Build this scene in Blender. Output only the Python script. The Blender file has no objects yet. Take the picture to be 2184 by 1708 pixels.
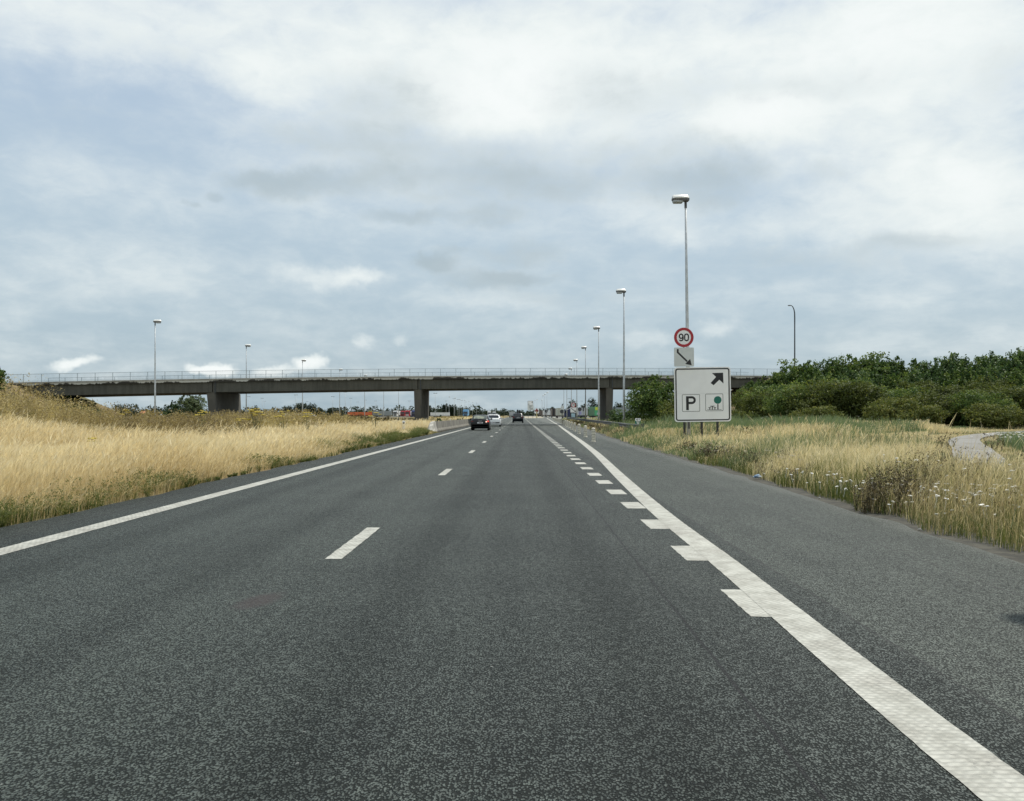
import bpy, bmesh, math, random
import numpy as np
from mathutils import Vector, Matrix, Euler
R = math.radians
random.seed(7); rng = np.random.default_rng(11)
sc = bpy.context.scene
COL = sc.collection
F, CH = 1910.0, 1.45          # focal length in photo units (frame 2183 wide), eye height in metres
VX, VY = 1108.0, 884.0        # vanishing point of the road in those units


def at(vx, vy, Y):
    """world point that the photo shows at (vx, vy) when it is Y metres away"""
    return Vector(((vx - VX) * Y / F, Y, CH - (vy - VY) * Y / F))


def sstep(a, b, x):
    t = np.clip((np.asarray(x, float) - a) / (b - a), 0, 1)
    return t * t * (3 - 2 * t)


# ------------------------------------------------------------------ materials
def nt_of(name):
    m = bpy.data.materials.new(name); m.use_nodes = True
    nt = m.node_tree; nt.nodes.clear()
    return m, nt


class G:
    """tiny node-graph helper"""
    def __init__(s, nt): s.nt = nt
    def n(s, typ, **kw):
        nd = s.nt.nodes.new(typ)
        for k, v in kw.items():
            if k == 'i':
                for kk, vv in v.items():
                    sock = nd.inputs[kk]
                    if hasattr(vv, 'is_linked') or isinstance(vv, bpy.types.NodeSocket): s.nt.links.new(vv, sock)
                    else: sock.default_value = vv
            else: setattr(nd, k, v)
        return nd
    def math(s, op, a, b=None, c=None, clamp=False):
        nd = s.nt.nodes.new('ShaderNodeMath'); nd.operation = op; nd.use_clamp = clamp
        for k, v in enumerate((a, b, c)):
            if v is None: continue
            if isinstance(v, bpy.types.NodeSocket): s.nt.links.new(v, nd.inputs[k])
            else: nd.inputs[k].default_value = v
        return nd.outputs[0]
    def mix(s, f, a, b):
        nd = s.nt.nodes.new('ShaderNodeMix'); nd.data_type = 'RGBA'
        for k, v in ((0, f), (6, a), (7, b)):
            if isinstance(v, bpy.types.NodeSocket): s.nt.links.new(v, nd.inputs[k])
            else: nd.inputs[k].default_value = v if k == 0 or len(v) == 4 else (*v, 1)
        return nd.outputs[2]
    def tint(s, f, c, k):
        """colour c multiplied by k, by the share f: keeps the grain"""
        m = s.nt.nodes.new('ShaderNodeVectorMath'); m.operation = 'MULTIPLY'; s.nt.links.new(c, m.inputs[0]); m.inputs[1].default_value = k
        return s.mix(f, c, m.outputs[0])
    def ramp(s, f, stops, interp='LINEAR'):
        nd = s.nt.nodes.new('ShaderNodeValToRGB'); nd.color_ramp.interpolation = interp
        el = nd.color_ramp.elements
        while len(el) < len(stops): el.new(0.5)
        for e, (p, c) in zip(el, stops):
            e.position = p; e.color = (*c, 1) if len(c) == 3 else c
        s.nt.links.new(f, nd.inputs[0]); return nd.outputs[0]
    def noise(s, vec, scale, detail=3, rough=.55, dim='3D', dist=0.):
        nd = s.nt.nodes.new('ShaderNodeTexNoise'); nd.noise_dimensions = dim
        if vec is not None: s.nt.links.new(vec, nd.inputs['Vector'])
        nd.inputs['Scale'].default_value = scale; nd.inputs['Detail'].default_value = detail
        nd.inputs['Roughness'].default_value = rough; nd.inputs['Distortion'].default_value = dist
        return nd.outputs['Fac']
    def smooth(s, x, a, b, lo=0., hi=1.):
        nd = s.nt.nodes.new('ShaderNodeMapRange'); nd.interpolation_type = 'SMOOTHSTEP'
        s.nt.links.new(x, nd.inputs[0])
        for k, v in zip((1, 2, 3, 4), (a, b, lo, hi)): nd.inputs[k].default_value = v
        return nd.outputs[0]
    def out(s, sh):
        o = s.nt.nodes.new('ShaderNodeOutputMaterial'); s.nt.links.new(sh, o.inputs['Surface'])
    def link(s, a, b): s.nt.links.new(a, b)
    def pos(s): return s.nt.nodes.new('ShaderNodeNewGeometry').outputs['Position']
    def obj(s): return s.nt.nodes.new('ShaderNodeTexCoord').outputs['Object']


def mat(name, col, rough=.6, metal=0., spec=.5, vary=.18, scale=3., bump=0., bscale=30., coat=0., col2=None, emit=None):
    m, nt = nt_of(name); g = G(nt)
    v = g.obj(); n = g.noise(v, scale, 4)
    c2 = col2 or tuple(c * (1 - vary) for c in col)
    c = g.mix(g.smooth(n, .35, .65), col, c2)
    p = g.n('ShaderNodeBsdfPrincipled', i={'Base Color': c, 'Roughness': rough, 'Metallic': metal, 'Specular IOR Level': spec, 'Coat Weight': coat})
    if emit:
        p.inputs['Emission Color'].default_value = (*emit[0], 1); p.inputs['Emission Strength'].default_value = emit[1]
    if bump:
        b = g.n('ShaderNodeBump', i={'Height': g.noise(v, bscale, 3), 'Strength': bump, 'Distance': .02}); g.link(b.outputs[0], p.inputs['Normal'])
    g.out(p.outputs[0]); return m


def leafmat(name, stops, trans=.35, rough=.6, spec=.25, tr_tint=(1.15, 1.1, .7)):
    """foliage: a colour of its own per leaf or blade (attribute 'tone'), with light passing through"""
    m, nt = nt_of(name); g = G(nt)
    a = g.n('ShaderNodeAttribute', attribute_name='tone')
    c = g.ramp(a.outputs['Fac'], stops)
    p = g.n('ShaderNodeBsdfPrincipled', i={'Base Color': c, 'Roughness': rough, 'Specular IOR Level': spec})
    tc = g.n('ShaderNodeVectorMath', operation='MULTIPLY', i={0: c, 1: tr_tint})
    t = g.n('ShaderNodeBsdfTranslucent', i={'Color': tc.outputs[0]})
    x = g.n('ShaderNodeMixShader', i={0: trans, 1: p.outputs[0], 2: t.outputs[0]})
    g.out(x.outputs[0]); return m


M = {}
M['galv'] = mat('galvanised_steel', (.56, .59, .60), .45, .15, vary=.2, scale=6)
M['galv_dull'] = mat('weathered_steel', (.12, .122, .118), .65, .2, vary=.4, scale=2.5)
M['rail_paint'] = mat('grey_blue_railing_paint', (.29, .35, .38), .5, .1, vary=.15)
M['lamp_white'] = mat('lamp_cover_white', (.80, .80, .76), .35, 0, vary=.08, scale=5)
M['lamp_grey'] = mat('lamp_body_grey', (.14, .145, .15), .5, 0)
M['lamp_glass'] = mat('lamp_bowl_plastic', (.42, .45, .46), .25, 0, vary=.1)
M['conc_dark'] = mat('dark_concrete', (.10, .094, .078), .9, 0, vary=.35, scale=.6, bump=.3, bscale=6, col2=(.072, .068, .058))  # darker concrete of the deck, inner girders and pier panels
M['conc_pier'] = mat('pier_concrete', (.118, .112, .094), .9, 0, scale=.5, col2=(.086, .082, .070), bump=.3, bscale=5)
M['conc_light'] = mat('pale_concrete', (.40, .39, .35), .9, 0, vary=.3, scale=1.2, bump=.2)
M['conc_barrier'] = mat('barrier_concrete', (.175, .168, .138), .92, 0, scale=.9, col2=(.11, .105, .088), bump=.3, bscale=12)
M['conc_white'] = mat('whitewashed_concrete', (.42, .41, .36), .85, 0, vary=.45, scale=2.2, bump=.3, bscale=12)
M['sign_white'] = mat('sign_white_film', (.88, .89, .88), .4, 0, vary=.05, scale=1.5)
M['sign_grey'] = mat('sign_aged_film', (.64, .67, .65), .45, 0, vary=.08, scale=2)
M['sign_black'] = mat('sign_black_film', (.012, .013, .016), .45, 0, vary=.05)
M['sign_red'] = mat('sign_red_film', (.42, .018, .03), .4, 0, vary=.1)
M['sign_green'] = mat('sign_green_film', (.008, .16, .115), .4, 0, vary=.1)
M['sign_back'] = mat('sign_back_metal', (.07, .075, .08), .6, .3)
M['post_dark'] = mat('dark_steel_post', (.075, .085, .09), .55, .3)
M['bollard'] = None
M['black_plastic'] = mat('black_plastic', (.018, .018, .02), .55, 0)
M['tyre'] = mat('tyre_rubber', (.012, .012, .012), .85, 0)
M['rim'] = mat('wheel_rim_alloy', (.30, .31, .32), .35, .8)
M['glass_dark'] = mat('dark_car_glass', (.016, .02, .024), .08, 0, spec=.7, vary=.1)
M['glass_see'] = mat('pale_car_glass', (.10, .12, .11), .12, 0, spec=.7, scale=4, col2=(.30, .32, .24))
M['paint_black'] = mat('black_car_paint', (.006, .0065, .0075), .3, 0, spec=.3, coat=.15, vary=.05)
M['paint_white'] = mat('white_car_paint', (.80, .81, .80), .3, 0, coat=.6, vary=.03)
M['paint_blue'] = mat('dark_blue_car_paint', (.012, .017, .023), .3, .1, spec=.35, coat=.25, vary=.05)
M['paint_grey'] = mat('dark_grey_car_paint', (.012, .013, .015), .3, .1, spec=.3, coat=.2, vary=.05)
M['tail_red'] = mat('dark_red_tail_lamp', (.17, .01, .012), .2, 0, coat=.5)
M['tail_lit'] = mat('lit_red_tail_lamp', (.55, .03, .02), .2, 0, emit=((1, .08, .05), .9))
M['tail_glint'] = mat('lit_indicator_lamp', (.8, .5, .4), .2, 0, emit=((1, .6, .45), 1.2))
M['plate'] = mat('number_plate', (.70, .72, .72), .4, 0, vary=.05)
M['plate_red'] = mat('number_plate_lettering', (.16, .05, .06), .5, 0)
M['steel_bar'] = mat('bright_trim', (.5, .5, .5), .3, .8)


def mark_paint():
    m, nt = nt_of('road_marking_paint'); g = G(nt)
    v = g.pos()
    # rows of raised lens-shaped dabs, rubbed and soiled unevenly
    wv = g.n('ShaderNodeTexNoise', i={'Vector': v, 'Scale': 5., 'Detail': 2.}).outputs['Color']
    vv = g.n('ShaderNodeVectorMath', operation='MULTIPLY_ADD', i={0: wv, 1: (.02, .025, 0), 2: v}).outputs[0]
    x, y, z = g.n('ShaderNodeSeparateXYZ', i={0: vv}).outputs
    row = g.math('FLOOR', g.math('DIVIDE', y, .042)); fy = g.math('FRACT', g.math('DIVIDE', y, .042))
    hx = g.math('SINE', g.math('ADD', g.math('MULTIPLY', x, 105.), g.math('ADD', g.math('MULTIPLY', row, 2.1), g.math('MULTIPLY', g.noise(v, 9, 2), 9.))))
    hy = g.math('SINE', g.math('MULTIPLY', fy, math.pi))
    h = g.math('MULTIPLY', hy, g.math('ADD', .62, g.math('MULTIPLY', hx, .38)))
    n1 = g.noise(v, 30, 4, .65); n2 = g.noise(v, 1.3, 4); n3 = g.noise(v, 6, 4)
    wear = g.math('MULTIPLY', g.smooth(g.math('ADD', n1, g.math('MULTIPLY', n2, .7)), .97, 1.16), .7)
    base = g.mix(g.smooth(n3, .35, .68), (.40, .405, .36), (.27, .272, .235))
    base = g.mix(g.smooth(n2, .5, .7, 0, .5), base, (.30, .29, .25))
    base = g.mix(g.math('MULTIPLY', g.smooth(h, .02, .60, .5, 0), g.smooth(n2, .3, .65, .3, 1.)), base, (.12, .12, .105))  # shade in the hollows between the dabs painted in as darker colour
    c = g.mix(wear, base, (.07, .07, .065))
    p = g.n('ShaderNodeBsdfPrincipled', i={'Base Color': c, 'Roughness': .6, 'Specular IOR Level': .35})
    b = g.n('ShaderNodeBump', i={'Height': g.math('ADD', h, g.math('MULTIPLY', n1, .35)), 'Strength': .8, 'Distance': .010}); g.link(b.outputs[0], p.inputs['Normal'])
    g.out(p.outputs[0]); return m


def asphalt(name, base, joints=True):
    m, nt = nt_of(name); g = G(nt)
    v = g.pos(); sx = g.n('ShaderNodeSeparateXYZ', i={0: v}); X = sx.outputs[0]; Y = sx.outputs[1]
    gm = g.n('ShaderNodeMapping', i={'Vector': v, 'Scale': (1, .62, 1)}).outputs[0]
    vor = g.n('ShaderNodeTexVoronoi', i={'Vector': gm, 'Scale': 98.}); grain = vor.outputs['Color']; gap = g.smooth(vor.outputs['Distance'], .40, .66, 1., 0.)
    gs = g.n('ShaderNodeSeparateColor', i={0: grain}).outputs[0]
    n1 = g.noise(v, 34, 4, .7); n2 = g.noise(v, 7, 4, .6); n3 = g.noise(v, .55, 4, .6)
    st = g.n('ShaderNodeMapping', i={'Vector': v, 'Scale': (1.3, .045, 1)}); n4 = g.noise(st.outputs[0], 1.6, 4, .6)   # streaks along the lane
    t = g.math('ADD', g.math('MULTIPLY', gs, .55), g.math('MULTIPLY', n1, .9))
    t = g.math('ADD', t, g.math('MULTIPLY', n2, .35))
    t = g.math('MULTIPLY', g.smooth(t, .30, 1.45, .30, 1.0), gap)
    n5 = g.noise(v, 15, 3, .6); t = g.math('MULTIPLY', t, g.smooth(n5, .36, .62, .55, 1.12), clamp=True)
    t0 = t
    lo = tuple(c * .42 for c in base); hi = tuple(c * 2.7 for c in base)
    c = g.mix(t, lo, hi)
    big = g.math('ADD', g.math('MULTIPLY', n3, .5), g.math('MULTIPLY', n4, .5))
    c = g.tint(g.smooth(big, .40, .60, 0, .6), c, (1.45, 1.43, 1.36))
    if joints:   # polished wheel tracks, a worn pale strip in the passing lane, hairline cracks
        tr = None
        for wx in (-4.55, -2.85, -1.0, .68):
            q = g.math('MULTIPLY', g.math('SUBTRACT', X, wx), 2.6); q = g.smooth(g.math('ABSOLUTE', q), .1, 1.0, 1., 0.); tr = q if tr is None else g.math('ADD', tr, q)
        tr = g.math('MULTIPLY', tr, g.smooth(n4, .3, .6, .35, .75))
        c = g.tint(tr, c, (.66, .67, .67))
        c = g.tint(g.smooth(g.math('ABSOLUTE', g.math('ADD', X, 3.2)), .8, 3.0, .6, 0), c, (1.5, 1.47, 1.36))
        wv = g.n('ShaderNodeVectorMath', operation='MULTIPLY_ADD', i={0: g.n('ShaderNodeTexNoise', i={'Vector': v, 'Scale': 1.1, 'Detail': 4.}).outputs['Color'], 1: (1.1, 1.1, 0), 2: v}).outputs[0]
        ck = g.n('ShaderNodeTexVoronoi', feature='DISTANCE_TO_EDGE', i={'Vector': wv, 'Scale': .32}).outputs['Distance']
        cm = g.math('MULTIPLY', g.math('LESS_THAN', ck, .0035), g.smooth(g.noise(v, .22, 2), .5, .6, 0, .18))
        c = g.mix(cm, c, (.006, .006, .006))
    # pale stone chips
    chip = g.n('ShaderNodeTexVoronoi', i={'Vector': v, 'Scale': 5.5})
    c = g.mix(g.math('MULTIPLY', g.math('LESS_THAN', chip.outputs['Distance'], .038), .45), c, (.30, .30, .27))
    if joints:
        wob = g.math('MULTIPLY', g.math('SUBTRACT', g.noise(v, 1.2, 4), .5), .05)
        xx = g.math('ADD', X, wob)
        for jx, w, k in ((1.15, .011, .85), (2.36, .012, .6), (4.0, .012, .6), (-6.02, .016, .6)):
            d = g.math('ABSOLUTE', g.math('SUBTRACT', xx, jx))
            mk = g.math('MULTIPLY', g.math('LESS_THAN', d, w), g.smooth(g.noise(v, 1.7, 3), .25, .45, 0, k))
            c = g.mix(mk, c, (.012, .012, .013))
        # browner, dusty hard shoulder on both sides
        sh = g.math('MULTIPLY', g.smooth(xx, 2.3, 2.4), .55)
        c = g.tint(sh, c, (1.75, 1.66, 1.45))
        c = g.tint(g.smooth(xx, -6.05, -5.75, .8, 0), c, (1.05, .96, .88))
        dust = g.math('MULTIPLY', g.smooth(g.math('ADD', xx, g.math('MULTIPLY', n3, .5)), 4.9, 5.35), .22)
        c = g.mix(dust, c, (.085, .08, .062))
        # brown windscreen splat, painted onto the overtaking lane
        dx = g.math('MULTIPLY', g.math('ADD', X, 2.03), 4.8); dy = g.math('MULTIPLY', g.math('ADD', Y, -6.98), 2.1)
        dx = g.math('SUBTRACT', dx, g.math('MULTIPLY', dy, .35))
        rr = g.math('ADD', g.math('ADD', g.math('MULTIPLY', dx, dx), g.math('MULTIPLY', dy, dy)), g.math('MULTIPLY', n2, .5))
        c = g.mix(g.smooth(rr, .25, 1.0, .85, 0), c, (.032, .021, .019))
    p = g.n('ShaderNodeBsdfPrincipled', i={'Base Color': c, 'Roughness': g.smooth(n1, .3, .7, .50, .70), 'Specular IOR Level': g.smooth(g.n('ShaderNodeRGBToBW', i={0: c}).outputs[0], .002, .055, .10, .80), 'Specular Tint': (.93, 1., .96, 1)})
    b = g.n('ShaderNodeBump', i={'Height': g.math('ADD', gap, g.math('MULTIPLY', n1, 1.2)), 'Strength': .9, 'Distance': .016}); g.link(b.outputs[0], p.inputs['Normal'])
    g.out(p.outputs[0]); return m


def ground_mat():
    m, nt = nt_of('dry_soil_and_thatch'); g = G(nt); v = g.pos()
    n1 = g.noise(v, .25, 5); n2 = g.noise(v, 3.5, 5, .65); n3 = g.noise(v, 28, 3, .7)
    c = g.mix(g.smooth(n1, .4, .62), (.20, .155, .085), (.11, .115, .05))
    c = g.mix(g.smooth(n2, .4, .7, 0, .7), c, (.085, .068, .045))
    c = g.mix(g.smooth(n3, .45, .7, 0, .6), c, (.26, .21, .13))
    p = g.n('ShaderNodeBsdfPrincipled', i={'Base Color': c, 'Roughness': .95, 'Specular IOR Level': .1})
    b = g.n('ShaderNodeBump', i={'Height': g.math('ADD', n2, n3), 'Strength': .8, 'Distance': .05}); g.link(b.outputs[0], p.inputs['Normal'])
    g.out(p.outputs[0]); return m


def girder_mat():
    """dark concrete with water streaks below the deck edge"""
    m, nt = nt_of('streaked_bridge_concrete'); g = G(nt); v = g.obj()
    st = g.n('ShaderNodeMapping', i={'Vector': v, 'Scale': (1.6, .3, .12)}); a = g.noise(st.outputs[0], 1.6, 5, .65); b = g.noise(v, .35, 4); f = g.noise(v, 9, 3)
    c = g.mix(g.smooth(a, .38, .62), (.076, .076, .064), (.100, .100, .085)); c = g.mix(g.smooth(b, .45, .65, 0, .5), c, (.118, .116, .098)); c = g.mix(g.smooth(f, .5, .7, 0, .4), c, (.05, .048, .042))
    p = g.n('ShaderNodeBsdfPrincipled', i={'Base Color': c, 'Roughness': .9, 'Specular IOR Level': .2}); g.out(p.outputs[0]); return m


def fascia_mat():
    """pale fascia with dark moss that hangs from it in ragged drips"""
    m, nt = nt_of('stained_fascia_concrete'); g = G(nt); v = g.obj()
    mp = g.n('ShaderNodeMapping', i={'Vector': v, 'Scale': (1, .2, .35)})
    a = g.noise(mp.outputs[0], .42, 5, .6); b = g.noise(mp.outputs[0], 3.2, 3, .7); x_, y_, z_ = g.n('ShaderNodeSeparateXYZ', i={0: v}).outputs
    zl = g.math('SUBTRACT', z_, g.math('ADD', g.math('MULTIPLY', x_, .0132), g.math('SUBTRACT', 6.83, g.math('MULTIPLY', g.math('MULTIPLY', x_, x_), .00015))))
    t = g.math('ADD', g.math('ADD', a, g.math('MULTIPLY', b, .35)), g.math('MULTIPLY', zl, .55))
    c = g.mix(g.smooth(t, .46, .53), (.055, .052, .045), (.52, .52, .47))
    p = g.n('ShaderNodeBsdfPrincipled', i={'Base Color': c, 'Roughness': .9, 'Specular IOR Level': .2}); g.out(p.outputs[0]); return m


def bollard_mat():
    m, nt = nt_of('dirty_ribbed_bollard_plastic'); g = G(nt); v = g.obj()
    z = g.n('ShaderNodeSeparateXYZ', i={0: v}).outputs[2]
    n = g.noise(v, 9, 4, .65); w = g.math('ADD', z, g.math('MULTIPLY', n, .10))
    ring = g.math('SINE', g.math('MULTIPLY', w, 46.))
    c = g.mix(g.smooth(ring, .45, .95, 0, .7), (.68, .64, .52), (.30, .27, .20))
    c = g.mix(g.smooth(n, .5, .68, 0, .75), c, (.15, .14, .12))
    p = g.n('ShaderNodeBsdfPrincipled', i={'Base Color': c, 'Roughness': .6}); g.out(p.outputs[0]); return m


M['marking'] = mark_paint()
M['asphalt'] = asphalt('road_asphalt', (.0135, .0182, .0155))
M['asphalt_plain'] = asphalt('parking_asphalt', (.085, .09, .085), False)
M['path'] = mat('path_concrete', (.20, .20, .185), .9, 0, scale=.7, col2=(.15, .14, .12), bump=.2, bscale=20)
M['gore'] = mat('gore_paving', (.34, .30, .21), .9, 0, scale=.5, col2=(.26, .23, .16))
M['ground'] = ground_mat()
M['fascia'] = fascia_mat()
M['girder'] = girder_mat()
M['bollard'] = bollard_mat()
M['straw'] = leafmat('dry_straw', [(0, (.34, .25, .12)), (.25, (.55, .44, .24)), (.6, (.77, .67, .43)), (1, (.90, .83, .62))], .42, tr_tint=(1.08, 1.02, .84))
M['straw_dull'] = leafmat('greyish_dry_straw', [(0, (.20, .155, .08)), (.25, (.40, .33, .18)), (.6, (.66, .57, .34)), (1, (.84, .76, .52))], .40, tr_tint=(1.05, 1.02, .84))
M['weed'] = leafmat('dry_weed_stems', [(0, (.12, .095, .055)), (.3, (.25, .20, .10)), (.6, (.37, .305, .15)), (.85, (.55, .455, .23)), (1, (.66, .57, .33))], .35)
M['green_grass'] = leafmat('green_verge_leaves', [(0, (.035, .055, .018)), (.4, (.09, .12, .035)), (.75, (.16, .18, .06)), (1, (.30, .28, .13))], .35)
M['reed'] = leafmat('blue_green_reed', [(0, (.06, .10, .055)), (.5, (.13, .19, .10)), (1, (.22, .27, .15))], .35)
M['mug'] = leafmat('dark_seedhead_weed', [(0, (.03, .026, .018)), (.5, (.075, .06, .035)), (.8, (.10, .085, .045)), (1, (.16, .14, .06))], .2)
M['leaf_a'] = leafmat('maple_leaves', [(0, (0.0179, 0.0403, 0.0134)), (0.45, (0.0582, 0.103, 0.0291)), (0.8, (0.112, 0.168, 0.047)), (1, (0.2128, 0.2576, 0.084))], .35, .65, .18)
M['leaf_b'] = leafmat('olive_leaves', [(0, (0.025, 0.0374, 0.0114)), (0.45, (0.0832, 0.1092, 0.0291)), (0.8, (0.1508, 0.1716, 0.0499)), (1, (0.2392, 0.234, 0.0884))], .35, .65, .15)
M['leaf_c'] = leafmat('cool_green_leaves', [(0, (0.0179, 0.0403, 0.0168)), (0.5, (0.0582, 0.1075, 0.0381)), (0.85, (0.112, 0.1736, 0.0616)), (1, (0.2128, 0.2688, 0.112))], .32, .6, .2)
M['leaf_d'] = leafmat('willow_leaves', [(0, (.05, .075, .035)), (.5, (.11, .15, .075)), (1, (.20, .24, .14))], .3)
M['leaf_far'] = leafmat('far_tree_leaves', [(0, (.012, .024, .014)), (.5, (.030, .048, .024)), (.85, (.05, .07, .034)), (1, (.085, .10, .05))], .2)
M['yellow'] = mat('yellow_flower_heads', (.46, .36, .03), .7, 0, vary=.3, scale=9)
M['white_fl'] = mat('white_flower_heads', (.80, .80, .74), .7, 0, vary=.15, scale=9)
M['stem_green'] = mat('dull_green_stems', (.14, .14, .06), .8, 0, vary=.3, scale=8)
M['bark'] = mat('bark', (.09, .075, .055), .95, 0, vary=.4, scale=5, bump=.5, bscale=15)


# ------------------------------------------------------------------ mesh building
class MB:
    def __init__(s): s.v = []; s.f = []; s.mi = []; s.cur = 0
    def face(s, idx): s.f.append(tuple(idx)); s.mi.append(s.cur)
    def verts(s, pts):
        b = len(s.v); s.v.extend([tuple(p) for p in pts]); return b
    def box(s, c, d, rot=None):
        hx, hy, hz = d[0] / 2, d[1] / 2, d[2] / 2
        pts = [Vector((sx * hx, sy * hy, sz * hz)) for sz in (-1, 1) for sx, sy in ((-1, -1), (1, -1), (1, 1), (-1, 1))]
        if rot is not None: pts = [rot @ p for p in pts]
        b = s.verts([p + Vector(c) for p in pts])
        for q in ((3, 2, 1, 0), (4, 5, 6, 7), (0, 1, 5, 4), (1, 2, 6, 5), (2, 3, 7, 6), (3, 0, 4, 7)): s.face([b + k for k in q])
        return s
    def bar(s, p, q, w, d):
        """rectangular bar from p to q"""
        p, q = Vector(p), Vector(q); z = (q - p); L = z.length; rot = z.to_track_quat('Z', 'Y').to_matrix()
        return s.box((p + q) / 2, (w, d, L), rot)
    def tube(s, pts, radii, n=10, cap=True):
        pts = [Vector(p) for p in pts]
        if not hasattr(radii, '__len__'): radii = [radii] * len(pts)
        rings = []
        for k, p in enumerate(pts):
            d = (pts[min(k + 1, len(pts) - 1)] - pts[max(k - 1, 0)]).normalized()
            q = d.to_track_quat('Z', 'Y').to_matrix()
            rings.append(s.verts([p + q @ Vector((math.cos(2 * math.pi * j / n) * radii[k], math.sin(2 * math.pi * j / n) * radii[k], 0)) for j in range(n)]))
        for a, b in zip(rings, rings[1:]):
            for j in range(n): s.face([a + j, a + (j + 1) % n, b + (j + 1) % n, b + j])
        if cap:
            s.face([rings[0] + j for j in reversed(range(n))]); s.face([rings[-1] + j for j in range(n)])
        return s
    def lathe(s, prof, n=16, c=(0, 0, 0)):
        rings = [s.verts([(c[0] + r * math.cos(2 * math.pi * j / n), c[1] + r * math.sin(2 * math.pi * j / n), c[2] + z) for j in range(n)]) for r, z in prof]
        for a, b in zip(rings, rings[1:]):
            for j in range(n): s.face([a + j, a + (j + 1) % n, b + (j + 1) % n, b + j])
        s.face([rings[0] + j for j in reversed(range(n))]); s.face([rings[-1] + j for j in range(n)])
        return s
    def prism(s, poly, y0, y1):
        """polygon in the XZ plane (counter-clockwise seen from -Y) given depth from y0 (front) to y1"""
        n = len(poly); a = s.verts([(x, y0, z) for x, z in poly]); b = s.verts([(x, y1, z) for x, z in poly])
        s.face([a + k for k in range(n)]); s.face([b + k for k in reversed(range(n))])
        for k in range(n): s.face([a + (k + 1) % n, a + k, b + k, b + (k + 1) % n])
        return s
    def frame(s, outer, inner, y0, y1):
        n = len(outer); A = s.verts([(x, y0, z) for x, z in outer]); B = s.verts([(x, y0, z) for x, z in inner])
        C = s.verts([(x, y1, z) for x, z in outer]); D = s.verts([(x, y1, z) for x, z in inner])
        for k in range(n):
            j = (k + 1) % n
            s.face([A + k, A + j, B + j, B + k]); s.face([C + j, C + k, D + k, D + j])
            s.face([A + j, A + k, C + k, C + j]); s.face([B + k, B + j, D + j, D + k])
        return s
    def loft(s, rings, closed=True, cap=True):
        n = len(rings[0]); bs = [s.verts(r) for r in rings]
        for a, b in zip(bs, bs[1:]):
            for j in range(n if closed else n - 1): s.face([a + j, a + (j + 1) % n, b + (j + 1) % n, b + j])
        if cap:
            s.face([bs[0] + j for j in reversed(range(n))]); s.face([bs[-1] + j for j in range(n)])
        return s
    def build(s, name, mats, parent=None, bevel=0., smooth=False, loc=None):
        me = bpy.data.meshes.new(name); me.from_pydata(s.v, [], s.f)
        if not isinstance(mats, (list, tuple)): mats = [mats]
        for m in mats: me.materials.append(m)
        me.polygons.foreach_set('material_index', s.mi)
        bm = bmesh.new(); bm.from_mesh(me)
        bmesh.ops.recalc_face_normals(bm, faces=bm.faces)
        if bevel:
            es = [e for e in bm.edges if len(e.link_faces) == 2 and e.calc_face_angle(0) > .6]
            bmesh.ops.bevel(bm, geom=es, offset=bevel, segments=2, affect='EDGES', clamp_overlap=True)
        bm.to_mesh(me); bm.free()
        if smooth: me.shade_smooth()
        o = bpy.data.objects.new(name, me); COL.objects.link(o)
        if parent: o.parent = parent
        if loc is not None: o.location = loc
        return o


def quads(name, V, tone, m, parent=None, loc=None):
    """mesh of separate quads from a (N,4,3) array, with one tone per quad or per corner"""
    N = V.shape[0]
    me = bpy.data.meshes.new(name)
    me.vertices.add(N * 4); me.vertices.foreach_set('co', np.ascontiguousarray(V, np.float32).ravel())
    me.loops.add(N * 4); me.loops.foreach_set('vertex_index', np.arange(N * 4, dtype=np.int32))
    me.polygons.add(N); me.polygons.foreach_set('loop_start', np.arange(0, N * 4, 4, dtype=np.int32))
    a = me.attributes.new('tone', 'FLOAT', 'POINT')
    t = np.repeat(tone, 4) if tone.ndim == 1 else tone.ravel()
    a.data.foreach_set('value', t.astype(np.float32))
    me.materials.append(m); me.update(calc_edges=True)
    o = bpy.data.objects.new(name, me); COL.objects.link(o)
    if parent: o.parent = parent
    if loc is not None: o.location = loc
    return o


def tag(o, label=None, cat=None, group=None, kind=None):
    if label: o['label'] = label
    if cat: o['category'] = cat
    if group: o['group'] = group
    if kind: o['kind'] = kind
    return o


def thing(name, label, cat, loc=(0, 0, 0), rz=0., group=None):
    o = bpy.data.objects.new(name, None); COL.objects.link(o)
    o.location = loc; o.rotation_euler = (0, 0, rz); o.empty_display_size = .3
    return tag(o, label, cat, group)


def dup(root, loc, rz=None, label=None, group=None, scale=None):
    def cp(o, par):
        c = o.copy(); COL.objects.link(c)
        if par: c.parent = par
        for ch in list(o.children): cp(ch, c)
        return c
    r = cp(root, None); r.location = loc
    if rz is not None: r.rotation_euler = (0, 0, rz)
    if scale is not None: r.scale = scale if hasattr(scale, '__len__') else (scale,) * 3
    if label: r['label'] = label
    if group: r['group'] = group
    return r


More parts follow.
